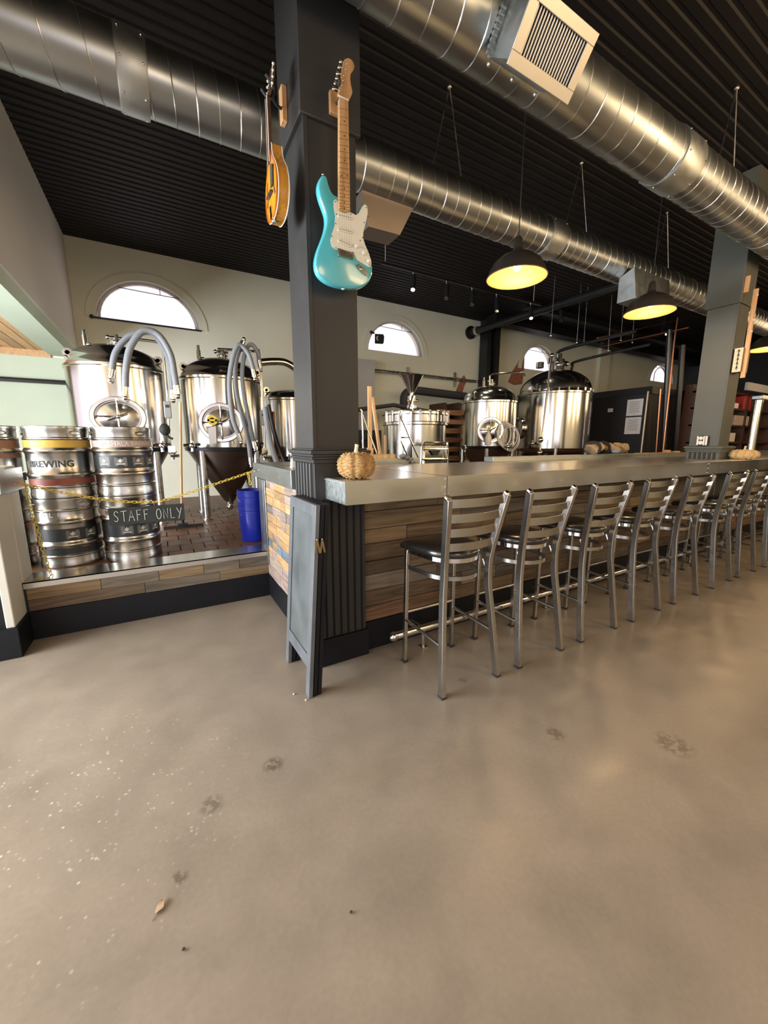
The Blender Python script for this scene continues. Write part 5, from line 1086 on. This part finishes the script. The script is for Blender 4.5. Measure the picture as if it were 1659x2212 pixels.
q = MB(); q.box(.578, .594, yc0-.04, yc0+.04, 2.575, 2.585); q.build('bridge', 'ink', mt)
q = MB(); q.prism([(.588, yc0-.016, 2.475), (.588, yc0+.016, 2.475), (.586, yc0+.012, 2.53), (.586, yc0-.012, 2.53)], (.006, 0, 0)); q.ball((.60, yc0, 2.466), .012); q.build('tailpiece', 'chrome', mt)
q = MB()
for k in range(4): q.tube([(.580, yc0-.010+.0066*k, 2.50), (.577, yc0-.010+.0066*k, 2.58), (.586, yc0-.009+.006*k, 3.0)], .0004, 4)
q.build('strings', 'steel', mt)
hg = thing('mandolin_hanger', (.735, 2.30, 3.1), 'wooden block with black hook holding the mandolin', 'hanger')
q = MB(); q.box(.695, .722, 2.27, 2.32, 3.0, 3.16); q.build('block', 'pine', hg, bevel=.003)
q = MB(); q.tube(smoothpts([(.70, 2.29, 3.06), (.66, 2.25, 3.04), (.63, 2.21, 3.03), (.61, 2.22, 3.03), (.58, 2.225, 3.06)], 4), .007, 8); q.tube(smoothpts([(.63, 2.21, 3.03), (.62, 2.15, 3.03), (.58, 2.135, 3.06)], 4), .007, 8); q.build('yoke', 'rubber', hg)
# ------------------------------------------------------------------ cigar box guitar on the far column
cg = thing('cigar_box_guitar', (5.98, 2.05, 2.16), 'cream box guitar with long wooden neck on the far column', 'guitar')
q = MB(); q.box(5.88, 6.08, 2.0, 2.075, 2.17, 2.43); q.build('box', mat('box_brown', (.20, .11, .05), .5, var=.4, scale=20), cg, bevel=.004)
q = MB(); q.box(5.876, 5.88, 1.998, 2.077, 2.168, 2.432); sd = q.build('cream_side', mat('cream_sticker', (.66, .60, .40), .5), cg)
q = MB()
for k in range(5): z = 2.20+.046*k; q.prism([(5.8745, 2.02, z), (5.8745, 2.037, z+.018), (5.8745, 2.055, z), (5.8745, 2.037, z+.038)], (.001, 0, 0))
q.box(5.8745, 5.8755, 2.033, 2.041, 2.19, 2.41); q.build('dark_pattern', 'ink', sd, smooth=False)
q = MB(); q.tube([(5.93, 1.985, 2.10), (5.93, 1.985, 3.05)], 0, sq=(.012, .02)); q.build('neck', 'pine', cg)
q = MB()
for z in (2.60, 2.72, 2.98): q.ball((5.915, 1.965, z), .012, 8)
q.build('tuner', 'ivory', cg)
q = MB(); q.box(5.845, 5.865, 2.02, 2.07, 3.03, 3.20); hh = q.build('hanger_block', 'pine'); tag(hh, 'small wooden hanger block above the box guitar', 'hanger')
hh.location = (.035, .02, 0)
# ------------------------------------------------------------------ litter on the floor
q = MB(); c = at(345, 1962, z=0); lf = smoothpts([c+Vector(p) for p in ((-.012, -.012, .003), (-.003, -.014, .008), (.010, -.006, .004), (.012, .006, .010), (.016, .020, .004), (.004, .014, .010), (-.008, .004, .003))], 3, True)
q.prism(lf, (0, 0, .0015)); q.tube([c+Vector((-.012, -.012, .004)), c+Vector((-.020, -.026, .002))], .0010, 5); tag(q.build('dry_leaf', 'leaf'), 'small dry curled leaf on the concrete floor', 'leaf')
for i, (u, v) in enumerate(((635, 1499), (661, 1512), (758, 1970), (396, 2050))):
    q = MB(); c = at(u, v, z=.004); q.ball(c, .0055 if i < 2 else .004, 8, (1.2, .9, .8)); tag(q.build('crumb', 'pebble' if i < 2 else 'ink'), ['pale crumb on the floor left of the chalkboard foot', 'pale crumb touching the chalkboard foot', 'tiny dark speck low in the middle of the floor', 'tiny dark speck low left on the floor'][i], 'crumb')
